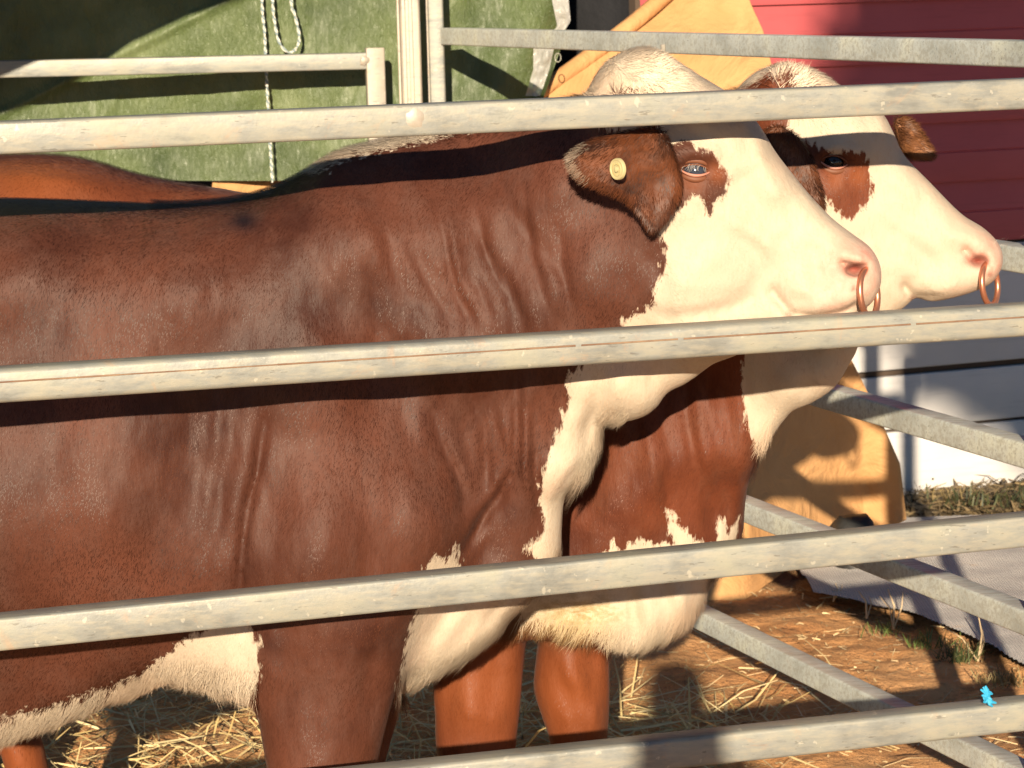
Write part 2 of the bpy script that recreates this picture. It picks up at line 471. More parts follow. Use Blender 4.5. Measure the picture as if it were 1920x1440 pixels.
# ------------------------------------------------------------------ grey ground sheet
def poly_grid(name, pts, step, zf, mat):
    w = [G(*p) for p in pts]
    X0, X1 = min(p.x for p in w), max(p.x for p in w); Y0, Y1 = min(p.y for p in w), max(p.y for p in w)
    xs = np.arange(X0, X1 + step, step); ys = np.arange(Y0, Y1 + step, step)
    X, Y = np.meshgrid(xs, ys, indexing='ij')
    sd = poly_sd(X, Y, np.array([(p.x, p.y) for p in w])) + .012 * fbm(X * 5, Y * 5, 2)
    keep = sd < 0
    Z = zf(X, Y); idx = np.arange(X.size).reshape(X.shape)
    q = np.stack([idx[:-1, :-1], idx[1:, :-1], idx[1:, 1:], idx[:-1, 1:]], -1)
    k = keep[:-1, :-1] & keep[1:, :-1] & keep[1:, 1:] & keep[:-1, 1:]
    q = q[k]; used = np.unique(q); mp = np.full(X.size, -1); mp[used] = np.arange(len(used))
    return mesh_np(name, np.stack([X, Y, Z], -1).reshape(-1, 3)[used], mp[q], mat)
def poly_sd(X, Z, poly):
    d = np.full(X.shape, 1e9); ins = np.zeros(X.shape, bool)
    n = len(poly)
    for i in range(n):
        ax, az = poly[i]; bx, bz = poly[(i + 1) % n]
        ex, ez = bx - ax, bz - az; wx, wz_ = X - ax, Z - az
        L2 = ex * ex + ez * ez + 1e-12
        tt = np.clip((wx * ex + wz_ * ez) / L2, 0, 1)
        dx = wx - ex * tt; dz = wz_ - ez * tt
        d = np.minimum(d, dx * dx + dz * dz)
        c1 = (az <= Z) & (bz > Z); c2 = (az > Z) & (bz <= Z)
        cr = ex * wz_ - ez * wx
        ins ^= (c1 & (cr > 0)) | (c2 & (cr < 0))
    d = np.sqrt(d)
    return np.where(ins, -d, d)
t = NT('grey_woven_sheet'); v = t.coord()
w1 = t.new('ShaderNodeTexWave', bands_direction='X'); t.link(v, w1.inputs[0]); w1.inputs['Scale'].default_value = 40
w2 = t.new('ShaderNodeTexWave', bands_direction='Y'); t.link(v, w2.inputs[0]); w2.inputs['Scale'].default_value = 40
c = t.ramp(t.noise(v, 5, 6, .65), [(.35, (.56, .54, .52)), (.6, (.70, .67, .63)), (.75, (.68, .50, .34))])
M['gsheet'] = t.out(c, .75, t.bump(t.math('ADD', w1.outputs['Fac'], w2.outputs['Fac']), .6, .004))
o = poly_grid('ground_sheet', [(1490, 1075), (1510, 1040), (1640, 985), (1800, 978), (2200, 985), (2300, 1340), (1925, 1275), (1820, 1215), (1700, 1165), (1610, 1140), (1520, 1128)],
              .007, lambda X, Y: .03 + .02 * fbm(X * 2.2, Y * 2.2, 4) + .012 * fbm(X * 5, Y * 5, 2) + 0 * X, M['gsheet'])
tag(o, 'grey woven weed mat spread over the dirt on the right', 'ground sheet')

# ------------------------------------------------------------------ straw, dry grass
def blades(name, base, dirv, length, width, mat, cols, bend=.2, parent=None):
    """each blade: a bent two-segment thin strip; base Nx3, dirv Nx3 unit"""
    n = len(base)
    upv = np.array([0, 0, 1.0]) + rng.normal(0, .4, (n, 3))
    side = np.cross(dirv, upv); side /= np.linalg.norm(side, axis=1)[:, None] + 1e-9
    nor = np.cross(side, dirv)
    L_ = length[:, None]; W_ = width[:, None] / 2
    mid = base + dirv * L_ * .5 + nor * L_ * bend * rng.normal(0, .5, (n, 1))
    tip = base + dirv * L_
    v = np.stack([base - side * W_, base + side * W_, mid + side * W_, mid - side * W_, tip + side * W_ * .5, tip - side * W_ * .5], 1).reshape(-1, 3)
    i = np.arange(n)[:, None] * 6
    q = np.concatenate([i + [0, 1, 2, 3], i + [3, 2, 4, 5]])
    o = mesh_np(name, v, q, mat, parent, False)
    cattr(o, 'col', np.repeat(cols, 6, 0))
    return o
t = NT('straw'); a = t.attr('col')
M['strand'] = t.out(a.outputs['Color'], .6)
def straw(n, fx, fy, lo, hi, c1, c2, zr, flat=.25, w=(.002, .006)):
    x = fx(n); y = fy(n)
    th = rng.uniform(0, 2 * math.pi, n); el = rng.normal(0.05, flat, n)
    d = np.stack([np.cos(th) * np.cos(el), np.sin(th) * np.cos(el), np.sin(el)], 1)
    z = np.array([gz(a_, b_) for a_, b_ in zip(x, y)]) + rng.uniform(.0, zr, n) + .004
    u = rng.random((n, 1)); cols = np.array(c1) * (1 - u) + np.array(c2) * u
    return np.stack([x, y, z], 1), d, rng.uniform(lo, hi, n), rng.uniform(w[0], w[1], n), cols
parts = []
parts.append(straw(5200, lambda n: rng.uniform(-2.0, .05, n), lambda n: rng.uniform(4.6, 7.4, n), .05, .22, (.62, .45, .18), (.86, .72, .40), .045))
parts.append(straw(420, lambda n: rng.normal(.28, .22, n), lambda n: rng.normal(6.25, .14, n), .06, .3, (.62, .45, .18), (.9, .76, .44), .04))
parts.append(straw(420, lambda n: rng.uniform(.1, 1.2, n), lambda n: rng.uniform(5.6, 7.8, n), .03, .14, (.70, .5, .25), (.85, .68, .4), .006, .06, (.0015, .004)))
parts.append(straw(1600, lambda n: rng.uniform(-.6, 1.6, n), lambda n: rng.uniform(5.6, 7.8, n), .006, .03, (.70, .5, .25), (.80, .6, .33), .004, .1, (.002, .006)))
cat_ = [np.concatenate([p[k] for p in parts]) for k in range(5)]
o = blades('straw', *cat_[:4], M['strand'], cat_[4]); tag(o, 'golden straw bedding scattered over the orange dirt of the pen', 'straw', kind='stuff')
p_ = straw(7000, lambda n: rng.uniform(.9, 3.0, n), lambda n: rng.uniform(8.3, 9.3, n), .03, .11, (.09, .065, .03), (.34, .25, .13), .02, .16, (.003, .010))
o = blades('dead_leaves', *p_[:4], M['strand'], p_[4]); tag(o, 'dead brown grass and leaf litter along the foot of the white boards', 'leaf litter', kind='stuff')

def tuft(px, py, n, h, c1, c2, label, name='grass_tuft', spread=.5, w=.003, rad=.03):
    b = G(px, py); b.z = 0
    base = np.array(b) + np.stack([rng.normal(0, rad, n), rng.normal(0, rad * .6, n), np.zeros(n)], 1)
    d = np.stack([rng.normal(0, spread, n), rng.normal(0, spread, n), np.ones(n)], 1); d /= np.linalg.norm(d, axis=1)[:, None]
    u = rng.random((n, 1)); cols = np.array(c1) * (1 - u) + np.array(c2) * u
    o = blades(name, base, d, rng.uniform(.4, 1, n) * h, np.full(n, w), M['strand'], cols, .25)
    tag(o, label, 'grass', 'grass tufts at the edge of the weed mat')
    return o
GR = ((.05, .10, .02), (.16, .22, .06)); BR = ((.16, .12, .05), (.34, .26, .12))
tuft(1660, 1190, 26, .06, *GR, 'small green grass tuft at the near corner of the weed mat')
tuft(1740, 1215, 50, .06, *GR, 'low green tuft in the rail shadow left of the dry stalks')
tuft(1800, 1240, 80, .07, (.03, .05, .015), (.10, .12, .04), 'grass tuft beside the weed mat, coloured dark for the shade there')  # darker greens carry the rail shade in the colour
tuft(1880, 1285, 110, .05, *BR, 'brown dry grass clump near the blue twine')
tuft(1870, 945, 90, .06, (.025, .035, .015), (.08, .09, .035), 'dark green clump at the foot of the white boards', rad=.12, w=.006)
tuft(1770, 935, 30, .06, *BR, 'thin dry tuft against the white boards', rad=.08)
def stalk(px, py, tips, label):
    b = G(px, py); b.z = 0; mb = MB()
    for dx, dz, r in tips:
        e = b + Vector((dx, .02, dz))
        mid = b.lerp(e, .5) + Vector((.01, 0, .01))
        mb.tube([b, mid, e], [r, r * .85, r * .5], 6)
    o = mb.build('dry_stalk', simple('dry_stalk_skin', (.55, .42, .26), .8)); tag(o, label, 'stalk', 'dry stalks standing at the weed mat')
stalk(1675, 1180, [(-.012, .11, .003), (.03, .10, .0022), (-.035, .09, .002)], 'pale upright dry stalk with broken tip')
stalk(1834, 1240, [(.004, .12, .003), (-.10, .10, .002), (.015, .08, .002)], 'thin dry stalk with a brown curled leaf and side twig')
stalk(1562, 1128, [(.01, .05, .0022), (.03, .045, .0015), (-.008, .04, .0015)], 'short dark twig beside the corner of the mat')
stalk(1625, 1160, [(-.02, .075, .003), (.01, .06, .002)], 'short dry grass stem between the green tufts')
# ------------------------------------------------------------------ pen panels
class Plane:
    def __init__(s, A, B):
        s.A = Vector((A[0], A[1], 0)); s.d = Vector((B[0] - A[0], B[1] - A[1], 0)).normalized()
        s.n = Vector((s.d.y, -s.d.x, 0))       # faces the camera
        if s.n.y > 0: s.n = -s.n
    def hit(s, px, py):
        a = (px - 960) / FPX; b = (720 - py) / FPX
        d = Vector(FW + a * RT + b * UP)
        t = (s.A - Vector(CAM)).dot(s.n) / d.dot(s.n)
        return Vector(CAM) + d * t
def lerp_line(l, px):
    (x0, y0), (x1, y1) = l
    return y0 + (y1 - y0) * (px - x0) / (x1 - x0)
def weld(mb, c, n, r, th=.003):
    """small irregular weld blob"""
    n = Vector(n).normalized(); a = n.orthogonal().normalized(); b = n.cross(a)
    k = 14; vs = [c + n * th]; 
    for i in range(k):
        t = 2 * math.pi * i / k; q = r * random.uniform(.7, 1.15)
        vs.append(c + (a * math.cos(t) + b * math.sin(t)) * q - n * .001)
    for i in range(k):
        t = 2 * math.pi * i / k; vs.append(c + (a * math.cos(t) + b * math.sin(t)) * r * .6 + n * th * .8)
    fs = [(0, 1 + k + i, 1 + k + (i + 1) % k) for i in range(k)] + [(1 + i, 1 + (i + 1) % k, 1 + k + (i + 1) % k, 1 + k + i) for i in range(k)]
    mb.add(vs, fs)

front = Plane(P(0, 700, 4.02), P(1920, 700, 4.32))
fp = empty('cattle_panel', front.hit(960, 720) * 1.0)
fp.location.z = 0
tag(fp, 'nearest galvanised pen panel whose rails cross in front of both bulls', 'pen panel', 'galvanised panels of the cattle pen')
rails = [((0, 290), (1920, 205), .049, .005), ((0, 757), (1920, 632), .053, .009), ((0, 1222), (1920, 1027), .052, .005), ((0, 1581), (1920, 1373), .052, .007)]
XL, XR = -560, 2180
bottoms = []
SEAM = MB(); M['rust'] = noisy('rust_line', (.16, .09, .06), (.28, .19, .12), 20, .9)
for a, b, h, bv in rails:
    p0 = front.hit(XL, lerp_line((a, b), XL)); p1 = front.hit(XR, lerp_line((a, b), XR))
    off = -front.n * .025 + Vector((0, 0, h / 2))
    mb = MB(); mb.box(p0 + off, p1 + off, .05, h, bev=bv); mb.build('rail', M['galv'], fp)
    bottoms.append((p0, p1))
    if a[1] == 757:
        L_ = (p1 - p0); k = 0.0
        while k < 1:
            e = min(1, k + random.uniform(.03, .12)); mb = None
            s0 = p0 + L_ * k; s1 = p0 + L_ * e; zz = Vector((0, 0, .033)) + front.n * .0004
            SEAM.box(s0 + zz, s1 + zz, .002, random.uniform(.0018, .0034), bev=.0006); k = e + random.choice((0, 0, .004, .02))
        SEAM.build('rust_seam', M['rust'], fp)
p0, p1 = bottoms[-1]
off = -front.n * .025 + Vector((0, 0, -.22))
mb = MB(); mb.box(p0 + off, p1 + off, .05, .05, bev=.005); mb.build('rail', M['galv'], fp)
for q in (p0, p1):
    sgn = -1 if q is p0 else 1
    c = Vector((q.x, q.y, 0)) - front.n * .025 + front.d * sgn * .025
    mb = MB(); mb.box(c, c + Vector((0, 0, 1.75)), .05, .05, up=front.d, bev=.005); mb.build('post', M['galv'], fp)
# weld scar on top rail
mb = MB(); c = front.hit(778, 222); weld(mb, c, front.n, .02, .0015); mb.build('weld_mark', M['galv_warm'], fp)

# rear left panel
rear = Plane(P(0, 130, 7.85), P(690, 120, 8.0))
rl = empty('cattle_panel', rear.hit(700, 400)); rl.location.z = 0
tag(rl, 'far left pen panel before the green tarp, its top rail ending at a welded post', 'pen panel', 'galvanised panels of the cattle pen')
top = ((0, 147), (686, 131))
for k in range(5):
    p0 = rear.hit(-700, lerp_line(top, -700)); p1 = rear.hit(692, lerp_line(top, 692))
    dz = [0, -.43, -.72, -1.0, -1.27][k]
    off = -rear.n * .028 + Vector((0, 0, .026 + dz))
    mb = MB(); mb.box(p0 + off, p1 + off, .045, .05, bev=.004); mb.build('rail', M['galv'], rl)
c = rear.hit(704, 104) - rear.n * .026; base = Vector((c.x, c.y, 0)); tp = Vector((c.x, c.y, rear.hit(704, 90).z))
mb = MB(); mb.box(base, tp, .05, .056, up=rear.d, bev=.004); mb.build('post', M['galv_warm'], rl)
mb = MB(); weld(mb, rear.hit(683, 113) + rear.n * .0, rear.n, .016, .003); mb.build('weld_mark', M['galv_warm'], rl)
c = rear.hit(-700, 104) - rear.n * .026
mb = MB(); mb.box(Vector((c.x, c.y, 0)), Vector((c.x, c.y, 1.72)), .05, .05, up=rear.d); mb.build('post', M['galv_bright'], rl)

# gate post with three ribs
gpc = V(P(777, 300, 7.75)); gpc.z = 0
gp = empty('gate_post', gpc)
tag(gp, 'tall ribbed galvanised gate post standing left of the far corner of the pen', 'post')
mb = MB(); mb.box(gpc, gpc + Vector((.0, 0, 2.15)), .058, .05, up=(0, 1, 0), bev=.006); mb.build('upright', M['galv_warm'], gp)
for dx in (-.018, .002):
    mb = MB(); a = gpc + Vector((dx, -.0265, 0)); mb.box(a, a + Vector((0, 0, 2.14)), .012, .006, up=(0, 1, 0), bev=.002); mb.build('rib', M['galv_warm'], gp)
mb = MB(); a = gpc + Vector((-.034, .005, 0)); mb.box(a, a + Vector((0, 0, 2.14)), .008, .03, up=(0, 1, 0), bev=.002); mb.build('rib', M['galv_warm'], gp)

# right-hand side panel running from the far corner towards the camera
side = Plane(P(820, 300, 8.0), P(1920, 300, 5.0))
sp = empty('cattle_panel', side.hit(1400, 500)); sp.location.z = 0
tag(sp, 'side pen panel on the right whose rails slant from the far corner towards the viewer', 'pen panel', 'galvanised panels of the cattle pen')
def side_y(yr, px): return 12 + (yr - 12) * (px + 996) / 2916.
for yr in (102, 490, 856, 1170, 1470):
    p0 = side.hit(826, side_y(yr, 826)); p1 = side.hit(1952, side_y(yr, 1952))
    off = -side.n * .025 if side.n.x < 0 else side.n * .025
    mb = MB(); mb.box(p0 + off, p1 + off, .05, .05, bev=.005); mb.build('rail', M['galv_bright'], sp)
c = side.hit(819, 100); base = Vector((c.x, c.y, 0))
mb = MB(); mb.box(base, base + Vector((0, 0, 2.1)), .046, .05, up=(0, 1, 0), bev=.005); mb.build('post', M['galv'], sp)
mb = MB(); a = base + Vector((-.026, -.004, 0)); mb.box(a, a + Vector((0, 0, 2.1)), .007, .046, up=(0, 1, 0), bev=.002); mb.build('edge_strip', M['galv_warm'], sp)
c = side.hit(1968, 400)
mb = MB(); mb.box(Vector((c.x, c.y, 0)), Vector((c.x, c.y, 1.75)), .05, .05, up=side.d); mb.build('post', M['galv_bright'], sp)
mb = MB(); c = side.hit(1258, 92) + Vector((-.02, -.02, 0)); mb.tube([c + Vector((0, 0, .012)), c - Vector((0, 0, .014))], .006, 8); mb.build('pin', M['galv_warm'], sp)
mb = MB(); c = side.hit(1546, 733) + Vector((-.01, -.01, .01)); weld(mb, c, (-.9, -.4, 0), .013, .006); mb.build('bolt', M['galv'], sp)
c = side.hit(1500, 600); 

# blue twine knotted on the lowest visible rail
M['blue'] = simple('blue_twine', (.03, .36, .62), .6)
mb = MB(); c = front.hit(1850, 1308) + front.n * .004
cl = [c + Vector((random.uniform(-.008, .008), random.uniform(-.006, .004), random.uniform(-.006, .012))) for _ in range(14)]
mb.tube(smooth_px(cl, 4), .0022, 6)
for dx, dz in ((-.012, .016), (-.004, .022), (.014, -.008), (-.010, .006), (.008, -.014), (-.008, .020)):
    mb.tube([c, c + Vector((dx * .4, -.004, dz * .7)), c + Vector((dx, -.002, dz))], [.0042, .0034, .0016], 6)
o = mb.build('twine', M['blue']); tag(o, 'bright blue knot of twine caught on the lowest visible rail', 'twine')

# ------------------------------------------------------------------ off-frame: person taking the picture, and a tree added to shade the wall
def skin(name, joints, edges, radii, mat, parent=None, sub=2):
    me = bpy.data.meshes.new(name); me.from_pydata(joints, edges, []); o = bpy.data.objects.new(name, me); COL.objects.link(o)
    o.modifiers.new('skin', 'SKIN'); 
    for i, r in enumerate(radii): me.skin_vertices[0].data[i].radius = (r, r * .85)
    s_ = o.modifiers.new('sub', 'SUBSURF'); s_.levels = sub; s_.render_levels = sub
    me.materials.append(mat)
    if parent is not None: child(o, parent)
    return o
pr = empty('person', (-.01, -.45, 0))
tag(pr, 'person in dark clothes standing outside the pen holding up a camera', 'person')
bx, by = -.01, -.45
J = [(bx, by, .95), (bx, by, 1.2), (bx, by, 1.42), (bx, by + .02, 1.52), (bx, by + .03, 1.60), (bx, by + .04, 1.72),
     (bx - .19, by, 1.42), (bx - .24, by + .1, 1.2), (bx - .10, by + .28, 1.45), (bx + .19, by, 1.42), (bx + .26, by + .08, 1.2), (bx + .14, by + .28, 1.45),
     (bx - .1, by, .9), (bx - .12, by + .02, .5), (bx - .12, by, .08), (bx - .12, by + .14, .04), (bx + .1, by, .9), (bx + .12, by + .02, .5), (bx + .12, by, .08), (bx + .12, by + .14, .04)]
E = [(0, 1), (1, 2), (2, 3), (3, 4), (4, 5), (2, 6), (6, 7), (7, 8), (2, 9), (9, 10), (10, 11), (0, 12), (12, 13), (13, 14), (14, 15), (0, 16), (16, 17), (17, 18), (18, 19)]
Rr = [.15, .14, .15, .06, .09, .09, .07, .05, .035, .07, .05, .035, .1, .07, .05, .04, .1, .07, .05, .04]
J = [(bx + (a - bx) * 1.05, b, c * 1.15) for a, b, c in J]
try: skin('body', J, E, Rr, simple('dark_clothes', (.05, .06, .09), .8), pr)
except Exception as ex: print('person', ex)

tr = empty('shade_tree', (1.9, -8, 0)); tag(tr, 'unseen leafy tree standing behind the viewer and shading the shed wall', 'shade_tree')
mb = MB(); mb.tube([(1.9, -8, -.1), (1.95, -8, 2.5), (1.8, -8.1, 5), (1.9, -8, 7.5)], [.26, .2, .15, .06], 10)
for a in range(7):
    t_ = a * .9; mb.tube([(1.9, -8, 4.2 + a * .3), (1.9 + math.cos(t_) * .9, -8 + math.sin(t_) * .9, 5.4 + a * .25), (1.9 + math.cos(t_) * 1.7, -8 + math.sin(t_) * 1.7, 6.2 + a * .2)], [.09, .06, .02], 6)
mb.build('trunk', noisy('bark', (.08, .06, .04), (.16, .12, .08)), tr)
n = 36000
p = rng.normal(0, 1, (n, 3)); p /= np.linalg.norm(p, axis=1)[:, None]; p *= rng.random((n, 1)) ** .4
p = np.sign(p) * np.abs(p) ** .6 * [2.5, 1.3, 2.5] + [2.45, -8, 7.1]
p = p[(p[:, 2] > 5.0 - .4 * (p[:, 0] > .42) + .1 * np.sin(p[:, 0] * 5)) & (p[:, 0] > .23 + .05 * np.sin(p[:, 2] * 4) + rng.normal(0, .06, len(p)))]
d = rng.normal(0, 1, (len(p), 3)); d /= np.linalg.norm(d, axis=1)[:, None]
u = rng.random((len(p), 1))
o = blades('crown', p, d, rng.uniform(.10, .18, len(p)), rng.uniform(.07, .11, len(p)), M['strand'], np.array((.03, .07, .02)) * (1 - u) + np.array((.07, .12, .03)) * u, .1)
child(o, tr)
# ------------------------------------------------------------------ bulls
def surface_nets(f, xs, ys, zs):
    s = f < 0
    nx, ny, nz = f.shape
    cnt = np.zeros((nx - 1, ny - 1, nz - 1), np.uint8)
    for a in (0, 1):
        for b in (0, 1):
            for c in (0, 1):
                cnt += s[a:nx - 1 + a, b:ny - 1 + b, c:nz - 1 + c]
    act = (cnt > 0) & (cnt < 8)
    I, J, K = np.nonzero(act); n = len(I)
    vid = np.full(act.shape, -1, np.int32); vid[I, J, K] = np.arange(n)
    acc = np.zeros((n, 3)); num = np.zeros(n)
    corners = [(a, b, c) for a in (0, 1) for b in (0, 1) for c in (0, 1)]
    g = (xs, ys, zs)
    for c0 in corners:
        for ax in range(3):
            if c0[ax]: continue
            c1 = list(c0); c1[ax] = 1
            i0 = (I + c0[0], J + c0[1], K + c0[2]); i1 = (I + c1[0], J + c1[1], K + c1[2])
            f0 = f[i0]; f1 = f[i1]; cr = (f0 < 0) != (f1 < 0)
            t = np.where(cr, f0 / np.where(cr, f0 - f1, 1), 0)
            for k in range(3):
                A = g[k][i0[k]]; B = g[k][i1[k]]
                acc[:, k] += np.where(cr, A + (B - A) * t, 0)
            num += cr
    v = acc / num[:, None]
    quads = []
    for ax in range(3):
        sl0 = [slice(None)] * 3; sl1 = [slice(None)] * 3
        sl0[ax] = slice(0, -1); sl1[ax] = slice(1, None)
        a = s[tuple(sl0)]; b = s[tuple(sl1)]
        o1, o2 = [k for k in range(3) if k != ax]
        ii = np.array(np.nonzero(a != b))
        ok = (ii[o1] > 0) & (ii[o1] < f.shape[o1] - 1) & (ii[o2] > 0) & (ii[o2] < f.shape[o2] - 1)
        ii = ii[:, ok]
        def c(d1, d2):
            q = ii.copy(); q[o1] -= d1; q[o2] -= d2
            return vid[q[0], q[1], q[2]]
        q = np.stack([c(1, 1), c(0, 1), c(0, 0), c(1, 0)], 1)
        flip = a[ii[0], ii[1], ii[2]]
        if ax == 1: flip = ~flip
        q[~flip] = q[~flip][:, ::-1]
        quads.append(q)
    return v, np.concatenate(quads)

def laplace(v, q, it, lam=.5):
    e = np.concatenate([q[:, [0, 1]], q[:, [1, 2]], q[:, [2, 3]], q[:, [3, 0]]])
    deg = np.bincount(e.ravel(), minlength=len(v))[:, None]
    for _ in range(it):
        s = np.zeros_like(v)
        for k in range(3):
            s[:, k] = np.bincount(e[:, 0], v[e[:, 1], k], len(v)) + np.bincount(e[:, 1], v[e[:, 0], k], len(v))
        v = v + lam * (s / np.maximum(deg, 1) - v)
    return v

def cr_closed(pts, n=5):
    pts = np.array(pts, float); o = []
    m_ = len(pts)
    for i in range(m_):
        p0, p1, p2, p3 = pts[i - 1], pts[i], pts[(i + 1) % m_], pts[(i + 2) % m_]
        for k in range(n):
            u = k / n
            o.append(.5 * (2 * p1 + (p2 - p0) * u + (2 * p0 - 5 * p1 + 4 * p2 - p3) * u * u + (-p0 + 3 * p1 - 3 * p2 + p3) * u ** 3))
    return np.array(o)

def idw(X, Z, pts, yref, pw=3.0):
    """inverse-distance field; pts = (px, py, value)"""
    w = np.zeros(X.shape); a = np.zeros(X.shape)
    for px, py, v in pts:
        p = P(px, py, yref(px))
        k = 1 / ((X - p[0]) ** 2 + (Z - p[2]) ** 2 + .0025) ** (pw / 2)
        w += k; a += k * v
    return a / w

def seg_field(X, Z, poly, yref):
    """distance to an open px polyline and parameter along it"""
    w = P([p[0] for p in poly], [p[1] for p in poly], [yref(p[0]) for p in poly])[:, [0, 2]]
    L = [0]
    for a, b in zip(w, w[1:]): L.append(L[-1] + np.linalg.norm(b - a))
    best = np.full(X.shape, 1e9); par = np.zeros(X.shape)
    for i in range(len(w) - 1):
        e = w[i + 1] - w[i]; wx = X - w[i][0]; wz_ = Z - w[i][1]
        t = np.clip((wx * e[0] + wz_ * e[1]) / (e @ e + 1e-12), 0, 1)
        d = np.hypot(wx - e[0] * t, wz_ - e[1] * t)
        k = d < best
        best = np.where(k, d, best); par = np.where(k, (L[i] + np.sqrt(e @ e) * t) / L[-1], par)
    return best, par

def smin(a, b, k):
    h = np.clip(.5 + .5 * (b - a) / k, 0, 1)
    return b + (a - b) * h - k * h * (1 - h)

class Part: pass

def build_body(spec, name):
    """spec: parts [(poly_px, yref(px) plane, yc pts/func, W pts, R pts, k)], relief strokes, grids"""
    xs, ys, zs = spec['xs'], spec['ys'], spec['zs']
    X, Z = np.meshgrid(xs, zs, indexing='ij')
    F = None
    for pt in spec['parts']:
        pl = cr_closed(pt['poly'], 4)
        w = P(pl[:, 0], pl[:, 1], np.array([pt['yref'](a) for a in pl[:, 0]]))[:, [0, 2]]
        pad = .12
        i0, i1 = np.searchsorted(xs, [w[:, 0].min() - pad, w[:, 0].max() + pad]); k0, k1 = np.searchsorted(zs, [w[:, 1].min() - pad, w[:, 1].max() + pad])
        sx, sz = slice(i0, max(i1, i0 + 2)), slice(k0, max(k1, k0 + 2))
        Xs, Zs = X[sx, sz], Z[sx, sz]
        d2 = poly_sd(Xs, Zs, w)
        W = idw(Xs, Zs, pt['W'], pt['yref']); R = idw(Xs, Zs, pt['R'], pt['yref'])
        yc = idw(Xs, Zs, pt['yc'], pt['yref'], 2.5)
        rel = np.zeros(Xs.shape)
        for st_ in pt.get('relief', []):
            poly, wid, amp = st_[:3]; yr = pt['ysurf']
            d, par = seg_field(Xs, Zs, poly, yr)
            tap = np.sin(np.pi * np.clip(par * .92 + .04, 0, 1)) ** .5 if len(st_) < 4 else 1.0
            wid_ = wid * (1.3 if wid < .016 else 1); rel += amp * (.85 if wid < .016 else 1) * np.exp(-(d / wid_) ** 2) * tap
        for am, cx_, cy_, rr_, ang, su, sv in pt.get('aniso', []):
            c_ = P(cx_, cy_, pt['yref'](cx_)); dx_, dz_ = Xs - c_[0], Zs - c_[2]
            ca, sa = math.cos(ang), math.sin(ang); uu = dx_ * ca + dz_ * sa; vv = -dx_ * sa + dz_ * ca
            nn = fbm(uu * su + 3 + .5 * np.sin(vv * 9), vv * sv + 11, 3)
            rel += -am * np.maximum(0, 1 - np.abs(nn) * 5) * np.exp(-((dx_ / rr_) ** 2 + (dz_ / (rr_ * 1.2)) ** 2) ** 1.5) + am * .8 * nn * np.exp(-((dx_ / rr_) ** 2 + (dz_ / (rr_ * 1.2)) ** 2) ** 1.5)
        if pt.get('noise'):
            for am, sc, ax_, az_ in pt['noise']: rel += am * fbm(Xs * sc * ax_ + 5, Zs * sc * az_ + 9, 3)
        u = np.maximum(1 + d2 / R, 0)
        tt = (ys[None, :, None] - yc[:, None, :]) / W[:, None, :]
        f = np.sqrt(tt * tt + (u * u)[:, None, :]) - 1
        f *= np.minimum(W, R)[:, None, :]
        edge = np.clip(-d2 / .03, 0, 1)
        f -= (rel * edge)[:, None, :]
        if F is None:
            F = np.full((len(xs), len(ys), len(zs)), .2, np.float32)
            F[sx, :, sz] = f
        else:
            F[sx, :, sz] = smin(F[sx, :, sz], f, pt.get('k', .02))
    for c, r in spec.get('holes', []):
        i0, i1 = np.searchsorted(xs, [c[0] - .06, c[0] + .06]); j0, j1 = np.searchsorted(ys, [c[1] - .06, c[1] + .06]); k0, k1 = np.searchsorted(zs, [c[2] - .06, c[2] + .06])
        g = (xs[i0:i1, None, None] - c[0]) ** 2 / r[0] ** 2 + (ys[None, j0:j1, None] - c[1]) ** 2 / r[1] ** 2 + (zs[None, None, k0:k1] - c[2]) ** 2 / r[2] ** 2
        g = (np.sqrt(g) - 1) * min(r)
        F[i0:i1, j0:j1, k0:k1] = -smin(-F[i0:i1, j0:j1, k0:k1], g, .006)
    v, q = surface_nets(F, xs, ys, zs)
    v = laplace(v, q, 2, .5)
    return v, q

def markpx(v, ycf):
    """photo-side marking coordinates; the far side carries mirrored markings"""
    y = np.array(v[:, 1]); yc = ycf(v)
    ym = yc - np.abs(y - yc)
    return proj(np.stack([v[:, 0], ym, v[:, 2]], 1))
def region(px, py, polys, ppm):
    d = np.full(px.shape, -1e3)
    for pl in polys:
        d = np.maximum(d, -poly_sd(px, py, np.array(pl, float)))
    return np.clip(d, -150, 150) / ppm

